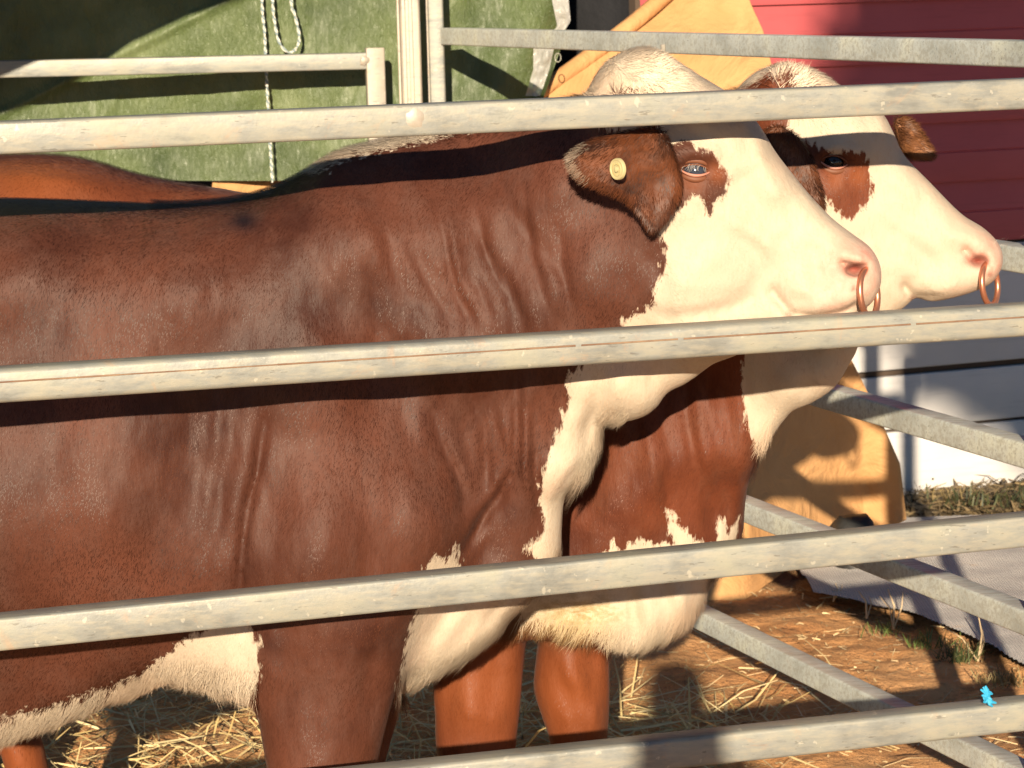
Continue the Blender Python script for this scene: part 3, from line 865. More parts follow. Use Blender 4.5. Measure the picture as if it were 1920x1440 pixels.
def coat_mat(name, brown, dark, white=(.55, .47, .365), pink=(.62, .31, .24)):
    t = NT(name); v = t.coord()
    hair = t.noise(t.coord((60, 60, 16), (0, .35, 0)), 3.2, 4, .7)
    big = t.noise(v, 3.6, 4, .55, .4)
    med = t.noise(t.coord((1.6, 1.6, .8)), 13, 4, .6)
    c = t.ramp(big, [(.35, dark), (.52, brown), (.68, [x * 1.3 for x in brown])])  # coat tone variation, with patchy sheen and shadowy patches painted in
    c = t.mix(t.math('MULTIPLY', t.ramp(med, [(.45, 0), (.68, 1)]), .5), c, (brown[0] * 1.15, brown[1] * 1.6, brown[2] * 2.0))
    c = t.mix(t.math('MULTIPLY', t.ramp(hair, [(.35, 1), (.5, 0)]), .3), c, [x * .8 for x in dark])
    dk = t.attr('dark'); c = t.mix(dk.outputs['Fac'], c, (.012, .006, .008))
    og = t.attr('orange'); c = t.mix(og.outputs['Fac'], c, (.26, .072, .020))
    wv = t.ramp(t.noise(v, 9, 4, .6), [(.3, [x * .9 for x in white]), (.7, white)])
    wv = t.mix(t.math('MULTIPLY', t.ramp(t.noise(v, 7, 4, .6), [(.48, 0), (.66, 1)]), .4), wv, (.62, .43, .32))
    wv = t.mix(t.math('MULTIPLY', t.ramp(hair, [(.3, 1), (.48, 0)]), .25), wv, (.42, .29, .17))
    w = t.attr('white').outputs['Fac']
    jag = t.math('MULTIPLY', t.math('SUBTRACT', t.noise(t.coord((1.5, 1.5, .55)), 55, 3, .6), .5), .05)
    fac = t.math('ADD', t.math('MULTIPLY', t.math('ADD', w, jag), 160), .5, True)
    c = t.mix(fac, c, wv)
    c = t.mix(t.attr('pink').outputs['Fac'], c, t.mix(t.ramp(t.noise(v, 45, 4, .7), [(.4, 0), (.7, 1)]), pink, (.66, .46, .37)))
    c = t.mix(t.attr('raw').outputs['Fac'], c, (.22, .05, .035))
    c = t.mix(t.attr('mud').outputs['Fac'], c, t.mix(t.ramp(t.noise(t.coord((1, 1, 2)), 45, 5, .7), [(.42, 0), (.6, 1)]), (.42, .30, .13), (.74, .62, .42)))
    n = t.bump(hair, .25, .003); n = t.bump(med, .3, .012, n)
    return t.out(c, t.ramp(big, [(.3, .5), (.7, .62)]), n, Specular_IOR_Level=.22, Sheen_Weight=.03, Sheen_Roughness=.4)

def fur(name, v, q, dens, flowf, lenf, colf, widf, N, lift, parent, mask=None, bend=.6):
    """short strands rooted on the skin; each a bent tapering blade"""
    a, b, c, d = v[q[:, 0]], v[q[:, 1]], v[q[:, 2]], v[q[:, 3]]
    nr = np.cross(c - a, d - b); ar = np.linalg.norm(nr, axis=1) + 1e-12; nr = nr / ar[:, None]
    cen = (a + b + c + d) / 4
    dn = dens(cen, nr) * ar
    pick = rng.choice(len(q), N, p=dn / dn.sum())
    u, w = rng.random((N, 1)), rng.random((N, 1))
    p = (a[pick] * (1 - u) + b[pick] * u) * (1 - w) + (d[pick] * (1 - u) + c[pick] * u) * w
    n_ = nr[pick]
    fl = flowf(p, n_) + rng.normal(0, .15, (N, 3))
    fl -= n_ * np.sum(fl * n_, 1)[:, None]; fl /= np.linalg.norm(fl, axis=1)[:, None] + 1e-9
    L = lenf(p) * rng.uniform(.6, 1.2, N); wd = widf(p)
    lf = lift(p)[:, None]
    d1 = fl * np.cos(lf) + n_ * np.sin(lf); d2 = fl * np.cos(lf * bend * .4) + n_ * np.sin(lf * bend * .4)
    d2 = d2 + rng.normal(0, .10, (N, 3))
    sd = np.cross(fl, n_)
    m1 = p + d1 * (L * .45)[:, None]; tip = m1 + d2 * (L * .55)[:, None]
    W_ = (wd / 2)[:, None]
    base = p - n_ * .0015
    vv = np.stack([base - sd * W_, base + sd * W_, m1 + sd * W_ * .8, m1 - sd * W_ * .8, tip], 1).reshape(-1, 3)
    i = np.arange(N)[:, None] * 5
    o = mesh_np(name, vv, [i + [0, 1, 2, 3], i + [3, 2, 4]], M['hair'], None, False)
    cattr(o, 'col', np.repeat(np.clip(colf(p), 0, 1), 5, 0))
    child(o, parent)
    return o
t = NT('hair_strands'); a = t.attr('col')
M['hair'] = t.out(a.outputs['Color'], .42, None, Specular_IOR_Level=.22)

M['eye'] = NT('eyeball').out((.012, .010, .012), .12)
M['eye_grey'] = NT('eyeball_grey').out((.035, .045, .07), .15)
M['lid'] = simple('eyelid_brown', (.17, .06, .028), .6)
M['lid_pink'] = simple('eyelid_rim', (.50, .22, .16), .4)
M['copper'] = NT('copper_ring').out((.60, .26, .16), .35, None, Metallic=.75)

def uv_sphere(c, r, th0, th1, n=24, m_=12, axis='Y', sx=1, sz=1, sy=1):
    """part of a sphere around the -Y pole; th measured from -Y"""
    vs = []; fs = []
    for i in range(m_ + 1):
        th = th0 + (th1 - th0) * i / m_
        for k in range(n):
            ph = 2 * math.pi * k / n
            vs.append((c[0] + r * sx * math.sin(th) * math.cos(ph), c[1] - r * sy * math.cos(th), c[2] + r * sz * math.sin(th) * math.sin(ph)))
    for i in range(m_):
        for k in range(n):
            fs.append((i * n + k, i * n + (k + 1) % n, (i + 1) * n + (k + 1) % n, (i + 1) * n + k))
    return vs, fs

def eye(parent, px, py, Y, tilt, mat, r=.021, open_=1.0, lash=True):
    c = V(P(px, py, Y)); 
    mb = MB(); mb.add(*uv_sphere(c + Vector((0, .010, 0)), r, 0, math.pi)); mb.build('eye', mat, parent, True, 180)
    # lids: two curved ridges meeting at the corners
    ca, sa = math.cos(tilt), math.sin(tilt)
    def lidpts(up, k=13):
        o = []
        for i in range(k):
            s_ = -1 + 2 * i / (k - 1)
            x = s_ * .026; z = (.0125 * open_ if up else -.0105 * open_) * (1 - s_ * s_) + .001
            y = -math.sqrt(max(r * r * 1.12 - (x * .72) ** 2 - z * z, 0)) + .010
            o.append(c + Vector((x * ca - z * sa, y, x * sa + z * ca)))
        return o
    for up in (True, False):
        pts = lidpts(up); mb = MB()
        mb.tube(pts, [.0010 + (.0004 if up else .0014) * math.sin(math.pi * i / 12) for i in range(13)], 8); mb.build('eyelid', M['lid'] if up else M['lid_pink'], parent)
        outer = [p + Vector((0, .006, (.0065 if up else -.0065))) for p in pts]
        mb = MB(); mb.tube(outer, [.002 + .0040 * math.sin(math.pi * i / 12) for i in range(13)], 10); mb.build('eyelid', M['lid'], parent)
    if lash:
        pts = lidpts(True, 40)[6:34]; base = np.array([tuple(p) for p in pts])[:26] + rng.normal(0, .0012, (26, 3))
        d = np.stack([rng.normal(-.25, .2, 26), rng.uniform(-.9, -.5, 26), rng.uniform(-.75, -.35, 26)], 1); d /= np.linalg.norm(d, axis=1)[:, None]
        o = blades('eyelashes', base, d, rng.uniform(.012, .019, 26), np.full(26, .0006), M['hair'], np.full((26, 3), .42) * [1, .93, .88], .5); child(o, parent)

def nose_ring(parent, px, py, Y, rad, yaw):
    c = V(P(px, py, Y)); mb = MB()
    pts = []
    for a in np.linspace(0, 2 * math.pi, 40, endpoint=False):
        x = rad * math.cos(a); z = rad * 1.04 * math.sin(a)
        pts.append(c + Vector((x * math.cos(yaw), x * math.sin(yaw), z)) + Vector((.004 * math.sin(a) * -1, 0, 0)))
    mb.tube(pts, .0054, 10, True)
    mb.build('nose_ring', M['copper'], parent)

def make_ear(parent, poly, Yr, Wt, Rr_, bowl, ycpts, cols, fringe, name='ear', nh=9000, hl=(.011, .016)):
    pl = cr_closed(poly, 4); yr = lambda a: Yr
    w = P(pl[:, 0], pl[:, 1], Yr)[:, [0, 2]]
    xs = np.arange(w[:, 0].min() - .02, w[:, 0].max() + .02, .003); zs = np.arange(w[:, 1].min() - .02, w[:, 1].max() + .02, .003)
    yv = [y for _, _, y in ycpts]; ys = np.arange(min(yv) - .06, max(yv) + .06, .003)
    X, Z = np.meshgrid(xs, zs, indexing='ij'); d2 = poly_sd(X, Z, w)
    yc = idw(X, Z, ycpts, yr, 2.5) + bowl * np.clip(-d2 / .04, 0, 1) ** .8
    yc = yc + .004 * fbm(X * 30, Z * 30, 2)
    u = np.maximum(1 + d2 / Rr_, 0); tt = (ys[None, :, None] - yc[:, None, :]) / Wt
    f = (np.sqrt(tt * tt + (u * u)[:, None, :]) - 1) * min(Wt, Rr_)
    v, q = surface_nets(f.astype(np.float32), xs, ys, zs); v = laplace(v, q, 2)
    t_ = NT('ear_skin'); vv = t_.coord(); n1 = t_.noise(t_.coord((1, 1, 1)), 22, 5, .65, .5)
    mt = t_.out(t_.ramp(n1, [(.35, cols[0]), (.65, cols[1])]), .6, t_.bump(n1, .5, .006))
    o = mesh_np(name, v, q, mt); child(o, parent)
    cx, cz = w.mean(0)
    def flow(p, n_):
        return np.stack([np.full(len(p), fringe[0]), np.full(len(p), -.1), np.full(len(p), fringe[1])], 1) + .8 * np.stack([p[:, 0] - cx, 0 * p[:, 0], p[:, 2] - cz], 1) / .1
    def sdp(p): return -poly_sd(p[:, 0], p[:, 2], w)
    def colf(p):
        k = np.clip(fbm(p[:, 0] * 28, p[:, 2] * 28, 3)[:, None] + .5 + rng.normal(0, .15, (len(p), 1)), 0, 1)
        c = np.array(cols[0]) * (1 - k) + np.array(cols[1]) * k
        px_, py_ = proj(p)
        if len(cols) > 2:
            wm = np.clip((cols[3] - px_) / 26 + rng.normal(0, .4, len(p)), 0, .35)[:, None] * (sdp(p) < .012)[:, None]
            c = c * (1 - wm) + np.array(cols[2]) * wm
        return c
    fur('ear_hair', v, q, lambda c, n_: 1 + 5 * np.exp(-(sdp(c) / .012) ** 2), flow,
        lambda p: np.where(sdp(p) < .012, hl[1], hl[0]), colf, lambda p: np.full(len(p), .0011), nh, lambda p: np.where(sdp(p) < .01, .5, .22), o)
    return o
def xgrid(a, b, fa, fb, fine, coarse):
    g = [a]
    while g[-1] < b:
        x = g[-1]; h = fine if fa <= x <= fb else min(coarse, fine + .15 * min(abs(x - fa), abs(x - fb)) )
        g.append(x + max(h, fine))
    return np.array(g)
WS = (.55, .47, .365)

# ============================ BULL 1 (near) ============================
yref1 = lambda a: float(np.interp(a, [700, 1150], [4.62, 4.47]))
ysurf1 = lambda a: float(np.interp(a, [500, 900, 1150], [4.35, 4.41, 4.38]))
T1 = [(-720, 560), (-700, 450), (-600, 385), (-400, 372), (-200, 376), (0, 375), (150, 378), (300, 382), (400, 378), (470, 366), (530, 345), (580, 318), (640, 284), (720, 263), (820, 243), (920, 226), (1020, 205), (1090, 188),
      (1160, 210), (1240, 290), (1290, 400), (1325, 540), (1348, 640), (1343, 674), (1318, 700), (1285, 722), (1252, 738), (1233, 765), (1205, 786), (1170, 796), (1140, 794), (1130, 815), (1124, 848), (1105, 890), (1078, 920), (1060, 945), (1055, 1000), (1052, 1050),
      (1030, 1100), (1000, 1135), (965, 1168), (935, 1205), (880, 1240), (820, 1268), (770, 1282), (700, 1290), (600, 1296), (500, 1292), (460, 1288), (420, 1278), (380, 1264), (330, 1266), (280, 1281), (220, 1302), (150, 1332), (80, 1358), (0, 1385),
      (-120, 1400), (-250, 1360), (-350, 1300), (-450, 1240), (-560, 1180), (-680, 1050), (-730, 800)]
neck_folds = [
    ([(780, 480), (800, 530), (813, 553), (853, 610)], .006, -.006), ([(752, 453), (780, 497), (800, 533)], .006, -.005),
    ([(813, 373), (833, 440), (847, 517), (867, 570), (883, 600)], .006, -.009), ([(823, 373), (845, 440), (860, 517), (880, 575)], .008, .005),
    ([(847, 367), (860, 407), (863, 427)], .005, -.007), ([(883, 370), (903, 427), (910, 473), (933, 523), (953, 560), (963, 617)], .006, -.009),
    ([(895, 370), (915, 427), (924, 473), (947, 523), (968, 570)], .009, .005),
    ([(927, 393), (933, 427), (943, 473), (958, 520)], .008, .006), ([(983, 327), (988, 400), (997, 467), (1013, 527), (1033, 607)], .006, -.008),
    ([(993, 327), (999, 400), (1009, 467), (1026, 527), (1045, 607)], .008, .005), ([(1050, 427), (1057, 507), (1067, 567), (1080, 617)], .007, -.010),
    ([(877, 507), (900, 547), (920, 600)], .006, -.007), ([(950, 513), (967, 560), (985, 610)], .006, -.007), ([(673, 440), (700, 540), (715, 600)], .012, -.005),
    ([(720, 420), (745, 520), (760, 590)], .012, -.005), ([(700, 470), (722, 560), (735, 620)], .014, .004),
    ([(810, 777), (833, 847), (853, 887), (867, 933), (868, 970)], .006, -.010), ([(822, 777), (846, 847), (867, 887), (882, 933)], .010, .006),
    ([(877, 740), (907, 807), (912, 900), (913, 947)], .007, -.009), ([(840, 740), (870, 830), (882, 880)], .008, -.005),
    ([(957, 905), (935, 950), (913, 975), (893, 1010), (867, 1050)], .008, -.022), ([(935, 900), (915, 950), (885, 990)], .02, .010),
    ([(963, 700), (972, 770), (970, 833), (967, 907)], .009, -.016), ([(1000, 760), (1003, 900), (1017, 1000)], .008, -.014),
    ([(985, 720), (987, 830), (988, 920)], .011, .010), ([(1025, 720), (1020, 830), (1005, 930)], .014, -.006), ([(940, 720), (948, 800), (950, 880)], .010, .007),
    ([(747, 767), (763, 843)], .01, -.005), ([(780, 760), (800, 850)], .012, .004)]
neck_folds = [(p_, w_, a_ * .8) for p_, w_, a_ in neck_folds]
body_rel = neck_folds + [
    ([(495, 790), (477, 900), (463, 953), (455, 1017), (446, 1110), (455, 1200)], .007, -.016),
    ([(437, 750), (433, 833), (413, 933), (383, 1060)], .015, -.007), ([(387, 750), (373, 883), (362, 960)], .014, -.005), ([(350, 740), (346, 870)], .016, -.004),
    ([(458, 760), (452, 850), (436, 950), (410, 1060)], .014, .005), ([(408, 760), (398, 880), (385, 980)], .013, .004),
    ([(600, 900), (600, 1000)], .085, .020, 1), ([(560, 760), (640, 700)], .09, .010, 1), ([(700, 880), (760, 950)], .08, .012, 1), ([(180, 760), (120, 900)], .14, .012, 1),
    ([(620, 1100), (640, 1200)], .07, .02, 1), ([(900, 1050), (850, 1150)], .035, -.012, 1),
    ([(1080, 800), (1075, 880), (1040, 940)], .014, .006, 1), ([(1140, 700), (1120, 760), (1105, 850)], .011, -.010), ([(1170, 680), (1160, 760)], .018, .008), ([(1230, 690), (1225, 740)], .010, -.006), ([(1065, 700), (1050, 780), (1030, 870)], .010, -.010),
    ([(1100, 880), (1060, 930)], .010, -.008), ([(850, 1150), (800, 1230)], .012, -.008), ([(900, 1160), (850, 1240)], .012, -.007), ([(950, 1140), (900, 1210)], .010, -.007)]
torso1 = dict(poly=T1, yref=yref1, ysurf=ysurf1, k=.03,
    yc=[(-600, 700, 4.66), (0, 700, 4.65), (400, 800, 4.64), (700, 700, 4.63), (850, 950, 4.61), (900, 450, 4.58), (1050, 350, 4.52), (1150, 500, 4.48), (1200, 700, 4.47), (1080, 850, 4.52), (1050, 1000, 4.56), (900, 1180, 4.62), (850, 260, 4.62)],
    W=[(-600, 700, .28), (-300, 850, .31), (0, 850, .31), (250, 850, .30), (0, 450, .29), (300, 480, .25), (450, 850, .27), (600, 700, .25), (600, 950, .27), (780, 950, .23), (780, 650, .19), (900, 500, .155), (1050, 420, .135), (720, 320, .13), (900, 270, .09), (1180, 480, .12), (1200, 690, .07), (1100, 840, .05), (1050, 950, .055), (980, 900, .11), (1020, 1050, .07), (900, 1150, .14), (850, 1240, .13), (200, 1280, .16), (450, 1250, .2), (650, 420, .2), (980, 780, .10)],
    R=[(-600, 500, .2), (0, 430, .16), (300, 430, .16), (0, 1250, .30), (300, 1200, .20), (450, 1250, .12), (600, 400, .17), (800, 300, .15), (1000, 260, .13), (1150, 500, .13), (1200, 700, .09), (1100, 850, .06), (1050, 950, .07), (1000, 1100, .1), (880, 1200, .13), (600, 900, .3), (200, 850, .34)],
    relief=body_rel, noise=[(.010, 5, 1, 1), (.005, 16, 1.4, .6)],
    aniso=[(.0045, 880, 470, .22, .30, 13, 2.6), (.0035, 960, 640, .16, .15, 15, 2.6), (.004, 920, 850, .15, .12, 13, 2.4), (.003, 400, 880, .14, -.08, 12, 2.0), (.003, 1150, 740, .07, .2, 16, 4)])
H1 = [(1100, 200), (1106, 165), (1130, 126), (1165, 100), (1200, 90), (1235, 97), (1280, 123), (1330, 152), (1368, 176), (1402, 208), (1427, 240), (1452, 282), (1484, 324), (1521, 369), (1560, 409), (1598, 438), (1627, 460), (1644, 489), (1647, 516), (1641, 543), (1625, 567), (1606, 578),
      (1590, 600), (1560, 618), (1510, 630), (1460, 640), (1400, 655), (1345, 674), (1280, 664), (1220, 620), (1170, 520), (1130, 400), (1105, 290)]
head1 = dict(poly=H1, yref=lambda a: 4.45, ysurf=lambda a: 4.36, k=.035,
    yc=[(1150, 300, 4.47), (1300, 400, 4.45), (1450, 450, 4.435), (1600, 520, 4.42)],
    W=[(1330, 225, .100), (1300, 320, .108), (1200, 130, .075), (1150, 210, .095), (1230, 300, .115), (1290, 520, .088), (1400, 350, .082), (1450, 430, .066), (1540, 470, .062), (1600, 500, .070), (1560, 550, .072), (1500, 580, .058), (1400, 620, .050), (1180, 400, .11), (1560, 610, .04)],
    R=[(1200, 130, .06), (1300, 200, .07), (1300, 350, .10), (1420, 280, .055), (1500, 370, .055), (1580, 450, .045), (1630, 510, .038), (1560, 600, .03), (1450, 630, .04), (1300, 600, .07), (1150, 400, .09)],
    relief=[([(1300, 500), (1270, 540)], .055, .014, 1), ([(1380, 330), (1420, 380)], .02, -.005), ([(1215, 470), (1250, 560)], .014, -.006), ([(1420, 520), (1400, 575)], .014, -.006), ([(1345, 395), (1400, 430), (1460, 470)], .016, .007), ([(1395, 250), (1412, 300), (1420, 335)], .008, -.0035), ([(1380, 420), (1430, 500), (1450, 540)], .02, -.006),
            ([(1452, 552), (1466, 570), (1484, 592), (1530, 599), (1575, 592), (1606, 575)], .006, -.012, 1), ([(1445, 530), (1455, 560)], .014, -.005),
            ([(1190, 583), (1260, 596), (1320, 590), (1430, 562)], .010, -.008), ([(1320, 300), (1345, 320), (1350, 345)], .010, -.004), ([(1240, 300), (1290, 282), (1330, 288)], .012, .010, 1),
            ([(1265, 330), (1300, 345), (1345, 345)], .008, -.005), ([(1290, 318), (1310, 318)], .012, -.012, 1),
            ([(1505, 530), (1530, 570)], .022, .006, 1), ([(1585, 475), (1620, 485)], .012, .006, 1), ([(1600, 535), (1575, 560)], .014, .004, 1), ([(1540, 480), (1530, 530)], .012, -.004),
            ([(1578, 494), (1600, 500), (1624, 500)], .0045, -.014, 1), ([(1440, 360), (1500, 420), (1560, 450)], .010, -.003), ([(1400, 600), (1340, 620)], .015, .006, 1)],
    noise=[(.007, 11, 1, 1), (.003, 34, 1, 1)])
LEG1 = [(480, 1060), (474, 1180), (476, 1290), (492, 1390), (512, 1500), (530, 1590), (552, 1650), (562, 1760), (548, 1830), (538, 1888), (690, 1888), (674, 1820), (650, 1750), (655, 1650), (678, 1590), (690, 1510), (708, 1430), (730, 1340), (752, 1270), (776, 1180), (800, 1080), (700, 980), (560, 980)]
def legpart(poly, Y, W=.085, R=.08, top=(600, 1050), k=.05, rel=None):
    ys_ = [p[1] for p in poly]; x_ = sum(p[0] for p in poly) / len(poly)
    return dict(poly=poly, yref=lambda a: Y, ysurf=lambda a: Y - .07, k=k, yc=[(x_, 1000, Y)],
                W=[(x_, min(ys_), W * 1.15), (x_, (min(ys_) + max(ys_)) / 2, W * .85), (x_, max(ys_), W * .7)], R=[(x_, 1200, R), (x_, 1700, R * .6)], relief=rel or [], noise=[(.007, 12, 1, 1), (.003, 40, 1, .6)])
leg_near1 = legpart(LEG1, 4.47, .10, .10, rel=[([(530, 1200), (540, 1330)], .018, -.006), ([(640, 1180), (620, 1330), (600, 1440)], .05, .012, 1), ([(700, 1200), (680, 1350)], .02, -.006), ([(505, 1180), (515, 1260)], .02, .008, 1)])
far1 = [(x + 30, y) if y > 1300 else (x, y) for x, y in LEG1]
leg_far1 = legpart([(x - 10, max(1060, y * .97 + 20)) for x, y in far1], 4.86, .09, .09)
def shift(poly, dx, sx=1.0): 
    cx = sum(p[0] for p in poly) / len(poly)
    return [((x - cx) * sx + cx + dx, y) for x, y in poly]
HIND = [(-700, 700), (-680, 1000), (-600, 1250), (-560, 1400), (-590, 1500), (-560, 1600), (-530, 1750), (-545, 1885), (-410, 1885), (-425, 1750), (-440, 1600), (-430, 1500), (-400, 1380), (-330, 1250), (-300, 1000), (-350, 750)]
hind_n = legpart(HIND, 4.50, .12, .12); hind_f = legpart([(x - 60, y * .975 + 20) for x, y in HIND], 4.92, .11, .12)

def vpx(pts): return pts
spec1 = dict(parts=[torso1, head1, leg_near1, leg_far1, hind_n, hind_f],
             xs=xgrid(-1.75, .72, -.68, .68, .0046, .010), ys=np.arange(4.24, 5.09, .0068),
             zs=np.concatenate([np.arange(-.02, .62, .010), np.arange(.62, 1.75, .0055)]),
             holes=[(tuple(P(1604, 508, 4.368)), (.017, .026, .0085))])
v1, q1 = build_body(spec1, 'bull')
bull1 = empty('bull', (-.3, 4.7, 0))
tag(bull1, 'near brown and white bull in profile with a round button tag in its ear', 'bull', 'two bulls standing side by side in the pen')
ycf1 = lambda v: np.interp(proj(v)[0], [300, 700, 1150, 1600], [4.65, 4.63, 4.48, 4.42])
px1, py1 = markpx(v1, ycf1)
WH1 = [
    [(1222, 150), (1100, 200), (1100, 60), (1300, 60), (1420, 190), (1800, 380), (1700, 700), (1350, 690), (1300, 760), (1180, 830), (1150, 860), (1100, 930), (1075, 1060), (1020, 1062), (985, 1028), (1022, 995), (1012, 935), (1018, 882), (1042, 832), (1058, 780), (1066, 742), (1062, 702), (1088, 688), (1165, 640), (1168, 596), (1222, 574), (1226, 540), (1246, 510), (1250, 468), (1238, 430), (1240, 400), (1262, 385), (1255, 300), (1225, 260), (1130, 240)],
    [(790, 1300), (745, 1290), (765, 1200), (790, 1110), (798, 1066), (812, 1040), (838, 1048), (856, 1022), (864, 1068), (900, 1095), (960, 1115), (1010, 1090), (1030, 1100), (960, 1240), (880, 1290)],
    [(474, 1310), (486, 1255), (478, 1180), (430, 1150), (352, 1195), (300, 1238), (262, 1266), (190, 1293), (100, 1322), (0, 1345), (-200, 1360), (-200, 1460), (474, 1460)],
    [(608, 322), (622, 308), (660, 294), (740, 278), (900, 240), (1080, 205), (1090, 150), (900, 150), (640, 230), (560, 320)]]
PATCH1 = [[(1238, 262), (1290, 268), (1310, 278), (1332, 282), (1350, 302), (1352, 315), (1367, 335), (1366, 358), (1352, 378), (1340, 382), (1328, 401), (1316, 386), (1312, 368), (1298, 358), (1290, 374), (1275, 386), (1250, 400), (1225, 380)]]
def wfield(px, py, W_, Ph, ppm): return np.minimum(region(px, py, W_, ppm), -region(px, py, Ph, ppm))
def soft(px, py, x, y, r, a=1.0, sx=1.0): return a * np.exp(-(((px - x) / (r * sx)) ** 2 + ((py - y) / r) ** 2))
def set_attrs(o, px, py, W_, Ph, ppm, pink, raw, dark, orange, mud):
    w = wfield(px, py, W_, Ph, ppm)
    fattr(o, 'white', w)
    for nm, lst in (('pink', pink), ('raw', raw), ('dark', dark), ('orange', orange), ('mud', mud)):
        a_ = np.zeros(len(px))
        for s_ in lst: a_ = np.maximum(a_, soft(px, py, *s_))
        fattr(o, nm, np.clip(a_, 0, 1))
M['coat1'] = coat_mat('near_bull_coat', (.088, .030, .0175), (.045, .0145, .009))
body1 = mesh_np('body', v1, q1, M['coat1']); child(body1, bull1)
pink1 = [(1612, 515, 50, 1.0), (1580, 500, 46, .85), (1560, 555, 46, .6), (1625, 475, 34, .9)]
set_attrs(body1, px1, py1, WH1, PATCH1, 1100., pink1,
          [(1602, 504, 12, 1.0, 1.9), (1600, 540, 5, .8), (1480, 590, 7, .6)],
          [(458, 414, 21, 1.0, 1.45), (512, 1210, 24, .45, 1.0), (1592, 586, 9, .85, 2.6), (960, 960, 26, .3)],  # muzzle spot is chin stubble plus painted lip shadow
          [(1345, 325, 22, .55), (1300, 345, 26, .45), (1278, 345, 18, .4)], [])
hl1 = dict(poll=(1215, 150), )
def flow_common(p, n_, pollx, polly, S):
    px, py = proj(p)
    f = np.zeros((len(p), 3)); f[:, 0] = -.35; f[:, 2] = -1
    k = np.clip((px - S['neckx']) / 150, 0, 1)[:, None]; 
    # face hair runs down the nose
    hd = (px > S['facex']); f[hd] = (.75, -.1, -.65)
    # upright crest / withers hair
    top = np.clip((S['crest'](px) + 46 - py) / 40, 0, 1)[:, None] * (px < S['facex'])[:, None]
    f = f * (1 - top) + np.array((-.95, -.1, .25)) * top
    # swirl over the poll
    g = np.exp(-(((px - pollx) / 105) ** 2 + ((py - polly) / 75) ** 2))[:, None]
    cl = np.stack([fbm(p[:, 0] * 24, p[:, 2] * 24, 2), 0 * px, fbm(p[:, 0] * 24 + 7, p[:, 2] * 24 + 3, 2)], 1)
    f = f + .25 * cl
    dx = (px - pollx + 30) / 90; dy = -(py - polly - 45) / 90
    f = f * (1 - g) + g * (np.stack([.8 * dx + .3 + .4 * dy, -.1 + 0 * dx, .7 * dy - .35], 1) + cl * 1.6)
    return f
crest1 = lambda a: np.interp(a, [-700, 0, 300, 400, 470, 530, 640, 720, 920, 1090], [375, 375, 382, 378, 366, 345, 284, 263, 226, 188])
S1_ = dict(neckx=800, facex=1245, crest=crest1)
belly1 = lambda a: np.where((np.asarray(a) > 486) & (np.asarray(a) < 742), 9999, 0) + np.interp(a, [-200, 0, 150, 280, 330, 430, 500, 745, 790, 880, 940, 1000, 1052, 1080, 1130], [1390, 1385, 1332, 1281, 1266, 1280, 1290, 1290, 1280, 1240, 1205, 1135, 1050, 920, 800])
def mk_len(S, belly, poll, base=.011):
    def L(p):
        px, py = proj(p); l = np.full(len(p), base)
        l += .022 * np.exp(-(((px - poll[0]) / 95) ** 2 + ((py - poll[1]) / 60) ** 2))
        l += .018 * np.exp(-((py - S['crest'](px)) / 16) ** 2) * (px < S['facex']) * (px > S.get('c0', 300))
        l += .032 * np.exp(-((py - belly(px)) / 26) ** 2) * (px < S['facex'] - 60) * (1 + 1.3 * fbm(px / 16, px / 50, 2))
        l[px > S['facex'] + 40] *= .72
        l[px > S['muz']] *= .6
        return l
    return L
S1_['muz'] = 1540
def hcol(W_, Ph, ycf, ppm, b1, b2, extra=None, poll=(0, 0)):
    def f(p):
        px, py = markpx(p, ycf)
        jag = fbm(px / 9, py / 26, 3) * 14 + rng.normal(0, 2.5, len(px))
        w = wfield(px + jag * .4, py + jag, W_, Ph, ppm) > 0
        k = np.clip(fbm(p[:, 0] * 6, p[:, 2] * 6, 4) * 1.3 + .5 + rng.normal(0, .10, len(p)), 0, 1)[:, None]  # same mottling in the strands, patchy sheen painted into the hair colour
        c = np.array(b1) * (1 - k) + np.array(b2) * k
        hi = (rng.random(len(p)) < .03)[:, None]; c = np.where(hi, c * 1.5, c)
        wh = np.array(WS) * rng.uniform(.82, 1.08, (len(p), 1)) * np.array((1, .97 , .93)) ** rng.uniform(0, 1.5, (len(p), 1))
        wh = wh * (1 + .9 * np.exp(-(((px - poll[0]) / 110) ** 2 + ((py - poll[1] - 10) / 70) ** 2)))[:, None]  # poll hair lightened in colour to offset its dark shading
        c = np.where(w[:, None], wh, c)
        tn = np.clip(fbm(p[:, 0] * 9 + 4, p[:, 2] * 9, 4) * 1.5 + .15 + rng.normal(0, .1, len(p)), 0, .75)[:, None] * w[:, None]
        c = c * (1 - tn) + np.array((.56, .40, .28)) * tn
        if extra: c = extra(px, py, c)
        return c
    return f
def dens(S, belly, poll, ycf, skip):
    def f(c, n_):
        px, py = proj(c)
        d = np.ones(len(c)); d[n_[:, 1] > .35] = .12; d[px < -220] = .1; d[c[:, 2] < .3] = .2
        d += 3.0 * np.exp(-(((px - poll[0]) / 100) ** 2 + ((py - poll[1]) / 70) ** 2))
        d += 2.0 * np.exp(-((py - belly(px)) / 30) ** 2) + 1.6 * np.exp(-((py - S['crest'](px)) / 22) ** 2) * (px < S['facex'])
        for x, y, r in skip: d *= 1 - np.exp(-(((px - x) / r) ** 2 + ((py - y) / r) ** 2) ** 2) * .985
        return d
    return f
